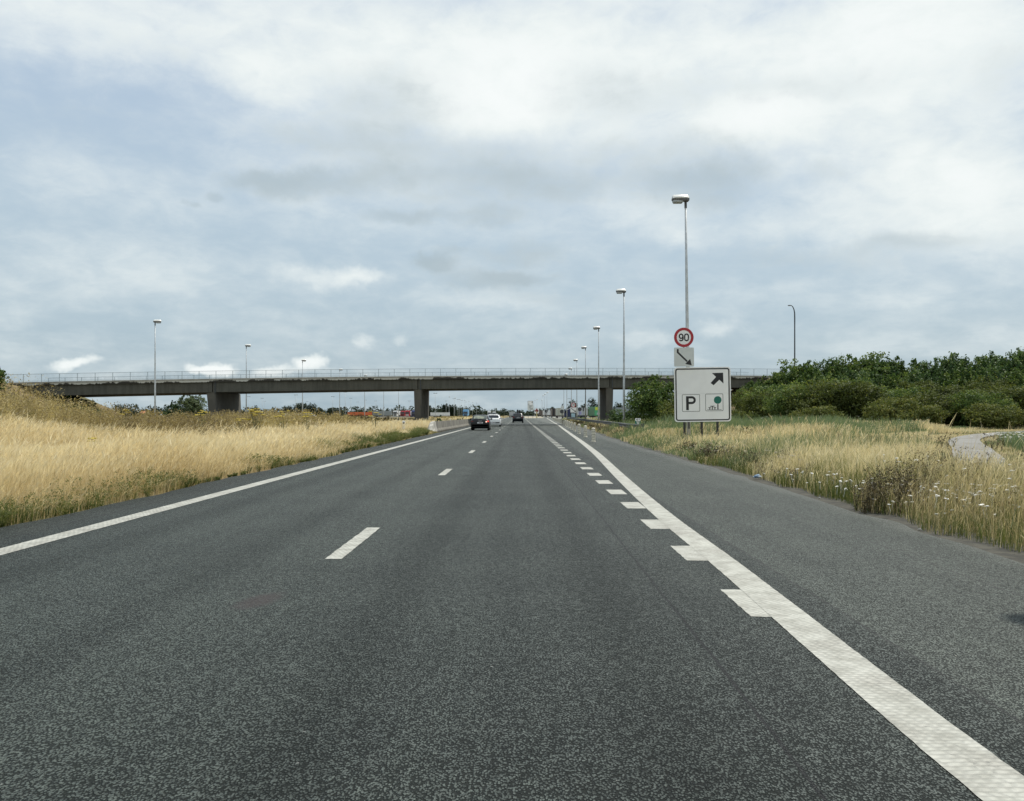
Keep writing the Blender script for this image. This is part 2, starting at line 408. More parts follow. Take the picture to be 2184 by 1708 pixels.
ARC = lambda cx, cz, rx, rz, a0, a1, n=12: [(cx + rx * math.cos(R(a)), cz + rz * math.sin(R(a))) for a in np.linspace(a0, a1, n)]
GLYPH = {   # centre lines of the strokes in a box 0.62 wide and 1 high
    '0': [ARC(.31, .68, .25, .26, 0, 180) + ARC(.31, .32, .25, .26, 180, 360) + [(.56, .68)]],
    '9': [ARC(.31, .66, .25, .28, 0, 360, 22), [(.56, .66), (.56, .40)] + ARC(.31, .32, .25, .26, 0, -150)],
    '7': [[(.06, .94), (.56, .94), (.44, .66), (.30, .34), (.23, .06)]],
    '4': [[(.46, .06), (.46, .94), (.06, .34), (.06, .30), (.60, .30)]],
    '1': [[(.12, .74), (.36, .94), (.36, .06)]],
    '8': [ARC(.31, .73, .20, .21, 0, 360, 18), ARC(.31, .30, .25, .24, 0, 360, 20)],
    'A': [[(.03, .06), (.31, .94), (.59, .06)], [(.14, .34), (.48, .34)]],
    '.': [[(.10, .06), (.10, .16)]]}


def text_mesh(name, txt, h, m, parent, loc, weight=.16, sx=1., depth=.002):
    """flat lettering facing -Y, drawn as strokes; h is the height of the characters"""
    adv = [(.28 if c == '.' else .74) * sx for c in txt]; tot = sum(adv) - .12 * sx; x0 = -tot / 2; mb = MB()
    for c, av in zip(txt, adv):
        for st in GLYPH[c]:
            pts = [Vector(((x0 + px * sx) * h, 0, (pz - .5) * h)) for px, pz in st]
            cl = (pts[0] - pts[-1]).length < 1e-5 and len(pts) > 3
            if cl: pts = pts[:-1]
            n = len(pts); L, Rr = [], []
            for k in range(n):
                p, q = pts[(k - 1) % n if cl else max(k - 1, 0)], pts[(k + 1) % n if cl else min(k + 1, n - 1)]
                d0 = (pts[k] - p).normalized() if (pts[k] - p).length > 1e-9 else None; d1 = (q - pts[k]).normalized() if (q - pts[k]).length > 1e-9 else None
                d = ((d0 or d1) + (d1 or d0)).normalized(); nn = Vector((-d.z, 0, d.x)); co_ = max(.45, nn.dot(Vector((-(d1 or d0).z, 0, (d1 or d0).x))))
                L.append(pts[k] + nn * weight * h / 2 / co_); Rr.append(pts[k] - nn * weight * h / 2 / co_)
            A, B = mb.verts(L), mb.verts(Rr)
            for k in range(n if cl else n - 1): mb.face([A + k, A + (k + 1) % n, B + (k + 1) % n, B + k])
        x0 += av
    o = mb.build(name, m, parent, loc=loc); return o


def rrect(x0, z0, x1, z1, r, n=5):
    pts = []
    for cx, cz, a0 in ((x1 - r, z1 - r, 0), (x0 + r, z1 - r, 90), (x0 + r, z0 + r, 180), (x1 - r, z0 + r, 270)):
        for k in range(n + 1):
            a = R(a0 + 90 * k / n); pts.append((cx + r * math.cos(a), cz + r * math.sin(a)))
    return pts


def disc(cx, cz, r, n=40): return [(cx + r * math.cos(2 * math.pi * k / n), cz + r * math.sin(2 * math.pi * k / n)) for k in range(n)]


# ------------------------------------------------------------------ terrain
def near_y(x): return 123.0 + .2 * np.asarray(x, float)       # near edge of the bridge deck
BW = 10.6                                                      # deck width


def deck_z(x):
    x = np.clip(np.asarray(x, float), -75, 60)
    return 6.83 + .0132 * x - .00015 * x * x


def vnoise(x, y, s, seed=0):
    """smooth value noise on numpy arrays"""
    x = np.asarray(x, float) / s; y = np.asarray(y, float) / s
    xi = np.floor(x).astype(int); yi = np.floor(y).astype(int); fx = x - xi; fy = y - yi
    fx = fx * fx * (3 - 2 * fx); fy = fy * fy * (3 - 2 * fy)
    def h(a, b):
        n = (a * 374761393 + b * 668265263 + seed * 974634) & 0x7fffffff
        n = ((n ^ (n >> 13)) * 1274126177) & 0x7fffffff
        return ((n ^ (n >> 16)) & 0xffff) / 65535.
    return (h(xi, yi) * (1 - fx) + h(xi + 1, yi) * fx) * (1 - fy) + (h(xi, yi + 1) * (1 - fx) + h(xi + 1, yi + 1) * fx) * fy


ROAD_R = np.array([(-60, 4.75), (3, 4.85), (8.6, 4.92), (14, 5.05), (23, 5.2), (40, 5.25), (69, 6.0), (126, 7.7), (180, 9.0), (250, 11.2), (330, 13.5), (390, 15.5), (520, 19), (900, 23), (2500, 23)])
def road_right(y): return np.interp(y, ROAD_R[:, 0], ROAD_R[:, 1])


def ground_z(x, y):
    x = np.asarray(x, float); y = np.asarray(y, float)
    z = np.full(np.broadcast(x, y).shape, -.06)
    rr = road_right(y)
    # verge just beside the asphalt
    z = z + .08 * sstep(-6.9, -8.0, x) + .07 * sstep(rr + .4, rr + 1.6, x)
    # uneven mound in the wide central reserve
    z = z + (.28 + .5 * vnoise(x, y, 14, 3)) * (1 - .55 * sstep(50, 80, y)) * sstep(-13, -19, x) * sstep(-29, -24, x) * sstep(520, 330, y)
    z = z + .12 * (vnoise(x, y, 5, 5) - .5) * (sstep(-8, -10, x) + sstep(rr + 1, rr + 3, x)) * sstep(-29, -26, x)
    # embankments of the bridge approaches
    yb = near_y(x) + BW / 2
    dy = np.maximum(np.abs(y - yb) - (BW / 2 + .6), 0)
    for side, x0 in ((-1, -62.5), (1, 36.5)):
        dx = np.maximum((x - x0) * -side, 0)
        d = np.hypot(dx, dy)
        top = deck_z(np.where(side * (x - x0) > 0, x, x0)) - .12
        fall = sstep(260, 70, np.abs(x))
        e = top * fall - .52 * d
        z = np.maximum(z, e + .25 * (vnoise(x, y, 6, 9) - .5) * (d > .3))
    return z


def grid_mesh(name, xs, ys, zf, m):
    X, Y = np.meshgrid(xs, ys); Z = zf(X, Y); nx, ny = len(xs), len(ys)
    V = np.stack([X, Y, Z], -1).reshape(-1, 3)
    i = np.arange(nx * ny).reshape(ny, nx)
    Q = np.stack([i[:-1, :-1], i[:-1, 1:], i[1:, 1:], i[1:, :-1]], -1).reshape(-1, 4)
    me = bpy.data.meshes.new(name); me.from_pydata(V.tolist(), [], Q.tolist()); me.materials.append(m); me.shade_smooth()
    o = bpy.data.objects.new(name, me); COL.objects.link(o); return o


xs = np.unique(np.concatenate([np.linspace(-6000, -300, 12), np.linspace(-300, -100, 14), np.linspace(-100, -30, 60), np.linspace(-30, 32, 150), np.linspace(32, 100, 50), np.linspace(100, 300, 14), np.linspace(300, 6000, 12)]))
ys = np.unique(np.concatenate([np.linspace(-800, -20, 10), np.linspace(-20, 160, 170), np.linspace(160, 400, 60), np.linspace(400, 1000, 24), np.linspace(1000, 9000, 12)]))
tag(grid_mesh('ground', xs, ys, ground_z, M['ground']), 'dry grassy ground on both sides of the motorway', kind='structure')


def ribbon(name, pts_l, pts_r, z, m, kind='structure', label=None, sub=1):
    mb = MB(); a = [(*p, z) if len(p) == 2 else p for p in pts_l]; b = [(*p, z) if len(p) == 2 else p for p in pts_r]
    i = mb.verts(a); j = mb.verts(b); n = len(a)
    for k in range(n - 1): mb.face([i + k, j + k, j + k + 1, i + k + 1])
    o = mb.build(name, m); return tag(o, label, kind=kind)


ry = np.concatenate([np.linspace(-40, 120, 81), np.linspace(125, 400, 50), np.linspace(420, 2400, 30)])
ragl = lambda y: -6.62 + .16 * (vnoise(y, 0, .9, 1) - .5) + .12 * (vnoise(y, 0, 4, 2) - .5)
ragr = lambda y: road_right(y) + .22 * (vnoise(y, 9, 1.1, 4) - .5) + .15 * (vnoise(y, 9, 5, 6) - .5)
ry2 = np.concatenate([np.linspace(-20, 70, 361), np.linspace(71, 130, 60), np.linspace(135, 400, 40), np.linspace(420, 2400, 30)])
ribbon('road', [(float(ragl(y)), float(y)) for y in ry2], [(float(ragr(y)), float(y)) for y in ry2], 0., M['asphalt'], label='grey asphalt carriageway with two lanes and a hard shoulder')
ribbon('opposite_road', [(-38.5, y) for y in (-40, 2400)], [(-28.8, y) for y in (-40, 2400)], .03, M['asphalt_plain'], label='opposite carriageway beyond the central reserve')

M['soil'] = mat('dark_verge_soil', (.024, .024, .018), .95, 0, scale=5, col2=(.060, .057, .042), bump=.8, bscale=25)
ribbon('soil_ground', [(float(ragr(y)) - .15, float(y)) for y in ry2], [(float(ragr(y)) + .40 + .4 * float(vnoise(y, 2, 1.3, 8)), float(y)) for y in ry2], -.018, M['soil'], label='dark dirt strip between the asphalt and the right verge')
# painted lines, each sheet 4 mm above the one below
RL = [(-12, 1.86), (0, 1.87), (3.4, 1.875), (4.35, 1.885), (8.65, 2.0), (12.7, 2.065), (20.15, 2.32), (33, 2.84), (48, 3.3), (63.8, 3.72), (95, 4.55), (126, 5.4), (180, 6.6), (250, 8.3), (330, 10.2), (390, 11.9), (430, 13.6)]
def cr(pts, y):
    ya = [p[0] for p in pts]; xa = [p[1] for p in pts]
    k = max(0, min(len(ya) - 2, int(np.searchsorted(ya, y)) - 1))
    t = (y - ya[k]) / (ya[k + 1] - ya[k])
    def sl(i):
        i0, i1 = max(i - 1, 0), min(i + 1, len(ya) - 1); return (xa[i1] - xa[i0]) / (ya[i1] - ya[i0])
    h = ya[k + 1] - ya[k]; t2, t3 = t * t, t * t * t
    return (2 * t3 - 3 * t2 + 1) * xa[k] + (t3 - 2 * t2 + t) * h * sl(k) + (-2 * t3 + 3 * t2) * xa[k + 1] + (t3 - t2) * h * sl(k + 1)
ly = np.concatenate([np.arange(-12, 40, .07), np.arange(40, 90, .5), np.linspace(90, 430, 60)])
jag = lambda k, y: .0025 * (random.random() - .5) * (2 if y < 40 else 0)
ribbon('road_edge_line', [(cr(RL, y) - .14 + jag(0, y), y) for y in ly], [(cr(RL, y) + .14 + jag(1, y), y) for y in ly], .004, M['marking'], label='solid white line curving off with the exit lane')
ly = np.concatenate([np.arange(-12, 40, .07), np.arange(40, 90, .5), np.linspace(90, 2300, 60)])
ribbon('road_median_line', [(-5.62 + jag(0, y), y) for y in ly], [(-5.34 + jag(1, y), y) for y in ly], .004, M['marking'], label='solid white line along the central reserve')


def patch(mb, x0, x1, y0, y1, z, j=.02):
    """a painted rectangle with slightly ragged edges"""
    n = max(2, int((y1 - y0) / .06)) if y0 < 40 else 2; w = max(2, int((x1 - x0) / .05)) if y0 < 40 else 2
    f = lambda: (random.random() - .5) * (j if y0 < 40 else 0)
    pts = [(x0 + (x1 - x0) * k / w, y0 + f(), z) for k in range(w)] + [(x1 + f() * .5, y0 + (y1 - y0) * k / n, z) for k in range(n)]
    pts += [(x1 - (x1 - x0) * k / w, y1 + f(), z) for k in range(w)] + [(x0 + f() * .5, y1 - (y1 - y0) * k / n, z) for k in range(n)]
    b = mb.verts(pts); mb.face([b + k for k in range(len(pts))])


mb = MB()
k = -1
while 8.98 + 12.4 * k < 900:
    y = 8.98 + 12.4 * k; patch(mb, -1.955, -1.785, y, y + 2.5, .004); k += 1
tag(mb.build('road_lane_dashes', M['marking']), 'white dashes between the two lanes', kind='structure')
mb = MB(); k = 0
while 6.42 + 2.47 * k < 335:
    y = 6.42 + 2.47 * k; patch(mb, 1.66, 1.96, y, y + 1.0, .002); k += 1
tag(mb.build('road_exit_blocks', M['marking']), 'short white blocks marking off the exit lane', kind='structure')
# gore beyond the exit: beige paving, white lines round its tip
ribbon('gore_paving', [(2.5, 352), (2.7, 420), (3., 700)], [(2.9, 352), (11.5, 420), (16, 700)], .012, M['gore'], label='beige paved gore between motorway and exit')
ribbon('gore_line', [(1.55, 335), (2.15, 352), (2.35, 700)], [(1.95, 335), (2.6, 352), (2.7, 700)], .016, M['marking'], label='white line on the motorway side of the gore')
ribbon('exit_gore_line', [(2.4, 350), (5.5, 372), (11., 412)], [(2.5, 345), (6.2, 366), (12.5, 404)], .020, M['marking'], label='white line on the exit side of the gore')
ribbon('exit_road', [(14, 335), (13, 420), (24, 440)], [(18, 330), (26, 395), (60, 405)], .02, M['asphalt_plain'], label='exit road turning into the rest area')
ribbon('rest_area_ground', [(13.5, 268), (16.5, 700)], [(70, 258), (90, 700)], .026, M['asphalt_plain'], label='asphalt of the rest area by the exit')
ribbon('truck_park_ground', [(-330, 372), (-330, 760)], [(-50, 372), (-50, 760)], .0, M['asphalt_plain'], label='asphalt of the truck park across the motorway')

# curved service path on the verge
PATH = [(10.2, 19), (13.2, 25.5), (16.0, 31.5), (18.4, 36.5), (21.6, 43.5), (25.1, 50.3), (29, 56.5), (34, 63.8), (40.5, 72), (52, 84), (80, 100)]
pv = [Vector((*p, 0)) for p in PATH]; pl = []; pr = []
fine = []
for a in range(len(pv) - 1):
    p0, p1, p2, p3 = pv[max(a - 1, 0)], pv[a], pv[a + 1], pv[min(a + 2, len(pv) - 1)]
    for t in np.linspace(0, 1, 8, endpoint=False):
        fine.append(.5 * ((2 * p1) + (p2 - p0) * t + (2 * p0 - 5 * p1 + 4 * p2 - p3) * t * t + (3 * p1 - p0 - 3 * p2 + p3) * t ** 3))
PF = np.array([(p.x, p.y) for p in fine])
for a, p in enumerate(fine[:-1]):
    d = (fine[a + 1] - p).normalized(); nrm = Vector((-d.y, d.x, 0)); z = float(ground_z(p.x, p.y)) + .10
    pl.append(((p + nrm * .72).x, (p + nrm * .72).y, z)); pr.append(((p - nrm * .72).x, (p - nrm * .72).y, z))
ribbon('path', pl, pr, 0, M['path'], label='pale curved service path on the verge')


# ------------------------------------------------------------------ bridge
def bridge():
    t = thing('road_bridge', 'long grey concrete bridge with slim railings crossing over the motorway', 'bridge', (0, 123, 0))
    def sweep(name, sec, x0, x1, m, step=2.0, bevel=0):
        xs = np.linspace(x0, x1, int((x1 - x0) / step) + 1); mb = MB(); rings = []
        for x in xs: rings.append([(x, .2 * x + o, float(deck_z(x)) + dz) for o, dz in sec])
        mb.loft(rings); return mb.build(name, m, t, bevel)
    def rect(o0, o1, z0, z1): return [(o0, z0), (o1, z0), (o1, z1), (o0, z1)]
    sweep('coping', rect(-.06, .55, -.17, 0), -66, 42, M['conc_light'])
    sweep('coping', rect(BW - .55, BW + .06, -.17, 0), -66, 42, M['conc_light'])
    sweep('fascia', rect(0, .16, -.45, -.173), -64.5, 39, M['fascia'])
    sweep('fascia', rect(BW - .16, BW, -.45, -.173), -64.5, 39, M['fascia'])
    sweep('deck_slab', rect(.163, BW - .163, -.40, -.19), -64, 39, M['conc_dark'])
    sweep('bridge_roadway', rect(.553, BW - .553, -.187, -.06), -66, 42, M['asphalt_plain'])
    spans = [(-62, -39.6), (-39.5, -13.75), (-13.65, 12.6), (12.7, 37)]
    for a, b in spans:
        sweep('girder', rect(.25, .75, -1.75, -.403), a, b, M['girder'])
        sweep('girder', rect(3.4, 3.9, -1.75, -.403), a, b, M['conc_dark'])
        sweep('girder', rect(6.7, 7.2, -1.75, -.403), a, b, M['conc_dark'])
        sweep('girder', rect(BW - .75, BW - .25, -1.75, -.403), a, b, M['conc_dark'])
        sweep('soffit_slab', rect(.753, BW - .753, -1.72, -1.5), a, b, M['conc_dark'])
    # piers: long battered walls under each joint, with a lighter chamfer on the corner
    for x, w in ((-39.8, 1.05), (-13.75, 1.0), (12.65, 1.0)):
        y0 = .2 * x + .35; L = 10.6; z1 = float(deck_z(x)) - 1.753; z0 = -.3; mb = MB()
        bt = .28
        ring = lambda k, z: [(x - w / 2 + k * .35, y0 + k * .5, z), (x + w / 2 + k * .25 - .12, y0 + k * .5, z), (x + w / 2 + k * .25, y0 + k * .5 + .14, z), (x + w / 2 + k * .25, y0 + L - k * .4, z), (x - w / 2 + k * .35, y0 + L - k * .4, z)]
        sgn = 1 if x < 0 else -1
        def ring(k, z):
            dl, dr = (.33 * k, .28 * k) if x < -30 else ((.12 * k, -.02 * k) if x < 0 else (.02 * k, -.1 * k))
            return [(x - w / 2 + dl, y0 + k * .3, z), (x + w / 2 + dr - .10, y0 + k * .3, z), (x + w / 2 + dr, y0 + k * .3 + .13, z), (x + w / 2 + dr, y0 + L - k * .3, z), (x - w / 2 + dl, y0 + L - k * .3, z)]
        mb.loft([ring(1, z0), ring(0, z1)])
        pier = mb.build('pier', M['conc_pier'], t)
        # flat panels on the side wall, shade under the deck put into their colour
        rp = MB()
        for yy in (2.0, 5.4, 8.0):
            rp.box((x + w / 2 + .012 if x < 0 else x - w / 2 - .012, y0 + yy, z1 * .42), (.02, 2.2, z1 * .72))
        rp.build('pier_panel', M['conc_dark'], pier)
    for x in (-39.55, -13.7, 12.65):
        zz = float(deck_z(x)); MB().tube([(x + .35, .2 * x + .19, zz - .4), (x + .35, .2 * x + .19, zz - 1.9)], .06, 8).build('drain_pipe', M['post_dark'], t)
    # abutments
    for x, s in ((-62.9, 1), (37.9, -1)):
        z1 = float(deck_z(x)) - .46; mb = MB()
        prof = [(-.9, -2.0), (.9, -2.0), (.35 if s > 0 else -.35 + .7, z1), (-.9, z1)]
        rings = [[(x + (px if s > 0 else -px), .2 * x + yy, pz) for px, pz in prof] for yy in (-.5, BW + .5)]
        mb.loft(rings); mb.build('abutment', M['conc_light'], t)
    # railings: posts about every two metres, top rail, foot rail, thin uprights
    for o, x0, x1 in ((.18, -65.5, 41), (BW - .18, -63.5, 35.5)):
        mb = MB(); x = x0; sp = 2.03
        while x < x1:
            x2 = x + sp; a = Vector((x, .2 * x + o, float(deck_z(x)))); b = Vector((x2, .2 * x2 + o, float(deck_z(x2))))
            mb.bar(a, a + Vector((0, 0, 1.0)), .055, .055)
            mb.bar(a + Vector((0, 0, .985)), b + Vector((0, 0, .985)), .05, .035)
            mb.bar(a + Vector((0, 0, .12)), b + Vector((0, 0, .12)), .03, .03)
            for k in range(1, 15):
                p = a.lerp(b, k / 15); mb.bar(p + Vector((0, 0, .12)), p + Vector((0, 0, .97)), .013, .013)
            x = x2
        mb.build('railing', M['rail_paint'], t)
    return t
bridge()
sA = np.linspace(-400, -66, 40); sB = np.linspace(42, 400, 40)
ribbon('approach_road', [(x, float(near_y(x) + BW - 1.5), float(ground_z(x, near_y(x) + BW / 2)) + .06) for x in sB], [(x, float(near_y(x) + 1.5), float(ground_z(x, near_y(x) + BW / 2)) + .06) for x in sB], 0, M['asphalt_plain'], label='road on the embankment leading off the bridge')


# ------------------------------------------------------------------ lamps
def make_lamp(name='street_lamp', label='', loc=(0, 0, 0)):
    """12 m steel pole; the head reaches out towards -X"""
    t = thing(name, label, 'street lamp', loc)
    MB().tube([(0, 0, -.4), (0, 0, 4), (0, 0, 8), (0, 0, 11.62)], [.105, .09, .068, .048], 14).build('pole', M['galv'], t, smooth=True)
    MB().box((0, -.106, .95), (.09, .012, .36)).build('pole_hatch', M['galv_dull'], t, .004)
    MB().tube([(0, 0, 11.40), (0, 0, 11.75)], [.062, .062], 12).build('bracket', M['galv_dull'], t)
    h = MB()                               # lower body of the head
    prof = lambda x, w, z0, z1: [(x, -w, z0 + .05), (x, -w * .8, z0), (x, w * .8, z0), (x, w, z0 + .05), (x, w, z1), (x, -w, z1)]
    h.loft([prof(-.66, .13, 11.79, 11.87), prof(-.62, .17, 11.76, 11.88), prof(.12, .17, 11.72, 11.88), prof(.17, .12, 11.76, 11.87)])
    body = h.build('lamp_body', M['lamp_grey'], t, .008)
    c = MB()                               # bright domed cover
    cp = lambda x, w, zt: [(x, -w * 1.1, 11.86), (x, -w * .95, zt - .12), (x, -w * .5, zt), (x, w * .5, zt), (x, w * .95, zt - .12), (x, w * 1.1, 11.86)]
    c.loft([cp(-.66, .13, 11.97), cp(-.58, .175, 12.03), cp(-.2, .18, 12.045), cp(.08, .17, 12.03), cp(.16, .12, 11.97)])
    c.build('lamp_cover', M['lamp_white'], body, .01, True)
    b = MB()                               # bowl under the head
    bp = lambda x, w, z: [(x, -w, 11.80), (x, -w * .75, z), (x, w * .75, z), (x, w, 11.80)]
    b.loft([bp(-.63, .13, 11.70), bp(-.57, .155, 11.64), bp(-.18, .155, 11.64), bp(-.08, .13, 11.74)])
    b.build('lamp_bowl', M['lamp_glass'], body, .01, True)
    return t


LG = 'street lamps along the exit side'
lamp0 = make_lamp(label='tall steel street lamp standing right behind the big parking sign', loc=(8.15, 43.2, 0)); lamp0['group'] = LG
lamp0.rotation_euler = (0, R(-.75), 0)
right_lamps = [
    (8.78, 75.5, 'street lamp with an orange band at its foot, standing behind the end of the guardrail'),
    (9.47, 107.5, 'street lamp in the exit row standing just in front of the right pier'),
    (10.2, 139, 'fourth street lamp of the exit row counted from the parking sign'),
    (10.9, 171, 'fifth street lamp of the exit row, close beside the round 70 sign'),
    (11.7, 203, 'sixth street lamp of the exit row, just left of the 70 sign pole'),
    (12.25, 233, 'seventh street lamp of the exit row, in front of the blue truck cab'),
    (13.0, 264, 'eighth street lamp of the exit row, last before the row bends away')]
for x, y, lb in right_lamps: dup(lamp0, (x, y, 0), 0, lb)
dup(lamp0, (8.40, 11.3, 0), 0, 'street lamp just outside the view, its head casting a shadow on the hard shoulder')
for x, y, lb in ((12.75, 420, 'far street lamp beyond the gore, tallest of the three grouped there'), (12.6, 455, 'far street lamp beyond the gore, middle of the three grouped there'), (12.65, 491, 'far street lamp beyond the gore, lowest of the three grouped there'),
                 (11.8, 616, 'very far street lamp above the red diamond plate, the taller of two'), (10.9, 650, 'very far street lamp above the red diamond plate, the lower of two'), (15.6, 640, 'very far slim street lamp just right of the three by the gore')):
    dup(lamp0, (x, y, 0), math.pi, lb, 'distant street lamps beyond the gore')
GL = 'street lamps along the opposite carriageway'
left_lamps = [(-40.7, 100, 'tallest street lamp of the left row, rising in front of the left span'),
    (-41.2, 135, 'street lamp seen just right of the broad left pier'), (-41.7, 172, 'street lamp rising in front of the round clump of trees'),
    (-41.6, 207, 'street lamp whose head shows level with the bridge railing'), (-41.2, 238, 'street lamp above the orange trailer, its head just over the bridge deck'),
    (-41.3, 272, 'thin pale street lamp in front of the grey trailer'), (-41.0, 303, 'thin pale street lamp in front of the white truck cab')]
for x, y, lb in left_lamps: dup(lamp0, (x, y, 0), math.pi, lb, GL)
for k, y in enumerate((520, 560, 600, 645, 690, 740, 800)):
    dup(lamp0, (-41 + k * .4, y, 0), math.pi, 'short distant street lamp in the pale row above the white car', 'pale row of distant lamps above the white car')

# masts of the truck park
mast0 = thing('lighting_mast', 'slim lighting mast of the truck park', 'lighting mast', (0, 0, 0))
MB().tube([(0, 0, -.5), (0, 0, 11.8)], [.12, .07], 8).build('mast', M['galv'], mast0, smooth=True)
MB().box((0, 0, 11.8), (1.5, .12, .1)).build('cross_arm', M['galv_dull'], mast0, .01)
for s in (-1, 1): MB().box((s * .62, 0, 11.88), (.7, .34, .16)).build('lamp_head', M['lamp_grey'], mast0, .03)
MG = 'lighting masts of the truck park'
masts = [(645.6, 842, 'lighting mast right above the round clump of trees, left of the pale street lamp'), (677, 857, 'short mast peeping over the right side of the round clump of trees')]
mlist = [  # head position in the photo, label
    (530.5, 845.6, 'mast with a narrow head just right of the second street lamp on the left'), (559, 849, 'mast with a wide double head above the yellow flowers'), (564.5, 855.4, 'lower mast close beside the one with the wide double head'),
    (631, 842, 'mast standing in front of the middle of the round tree clump'), (654.7, 856, 'short mast in front of the right part of the round tree clump'),
    (709.5, 845.5, 'mast over the small trees left of the orange trailer'), (736, 836, 'tall mast above the left end of the orange trailer'), (748, 849, 'mast with a wide head above the middle of the orange trailer'),
    (762.5, 857, 'short mast above the orange trailer between two taller ones'), (779, 853, 'mast with a wide head above the right end of the orange trailer'), (801, 855, 'mast above the grey trailer'),
    (872.6, 855, 'mast left of the middle pier above the red and blue truck cabs'), (928, 838.4, 'tall mast just right of the middle pier'), (951, 855, 'mast with a wide head among the poplars'),
    (968, 850, 'mast right of the poplars, the tallest of a stepped row of four'), (976.5, 851.5, 'second mast of the stepped row of four'), (984.5, 853.5, 'third mast of the stepped row of four'), (993, 857, 'last and lowest mast of the stepped row of four'),
    (1240, 855, 'mast over the trees behind the green trailer'), (1213, 850, 'thin mast behind the 70 sign among the street lamps')]
for k, (vx, vy, lb) in enumerate(mlist):
    Y = 10.45 * F / (VY - vy); p = at(vx, vy, Y)
    if k == 0: mast0.location = (p.x, Y, 0); mast0['label'] = lb; mast0['group'] = MG
    else: dup(mast0, (p.x, Y, 0), random.uniform(-.2, .2), lb, MG)

# bent-arm lamp on the bridge approach
cl = thing('curved_arm_lamp', 'dark curved-arm street lamp rising above the shrubs near the bridge end', 'street lamp', (42.2, 137.5, float(deck_z(42)) - .2))
pts = [(0, 0, 0), (0, 0, 4), (0, 0, 8.0)] + [(-.62 + .62 * math.cos(a), 0, 8.3 + 1.3 * math.sin(a)) for a in np.linspace(.2, 1.5, 9)]
cl_h = 18.2 - float(deck_z(42)) + .2
pts = [(x, y, z * cl_h / 9.6) for x, y, z in pts]
MB().tube(pts, list(np.linspace(.11, .05, len(pts))), 10).build('pole', M['post_dark'], cl, smooth=True)
e = pts[-1]
mb = MB(); mb.loft([[(e[0] - dx, dyy * w, e[2] + dz * w) for dyy, dz in ((-.16, 0), (-.1, .09), (.1, .09), (.16, 0), (.1, -.1), (-.1, -.1))] for dx, w in ((-.1, .35), (.05, .8), (.35, .85), (.5, .3))])
mb.build('lamp_head', M['lamp_grey'], cl, .01)


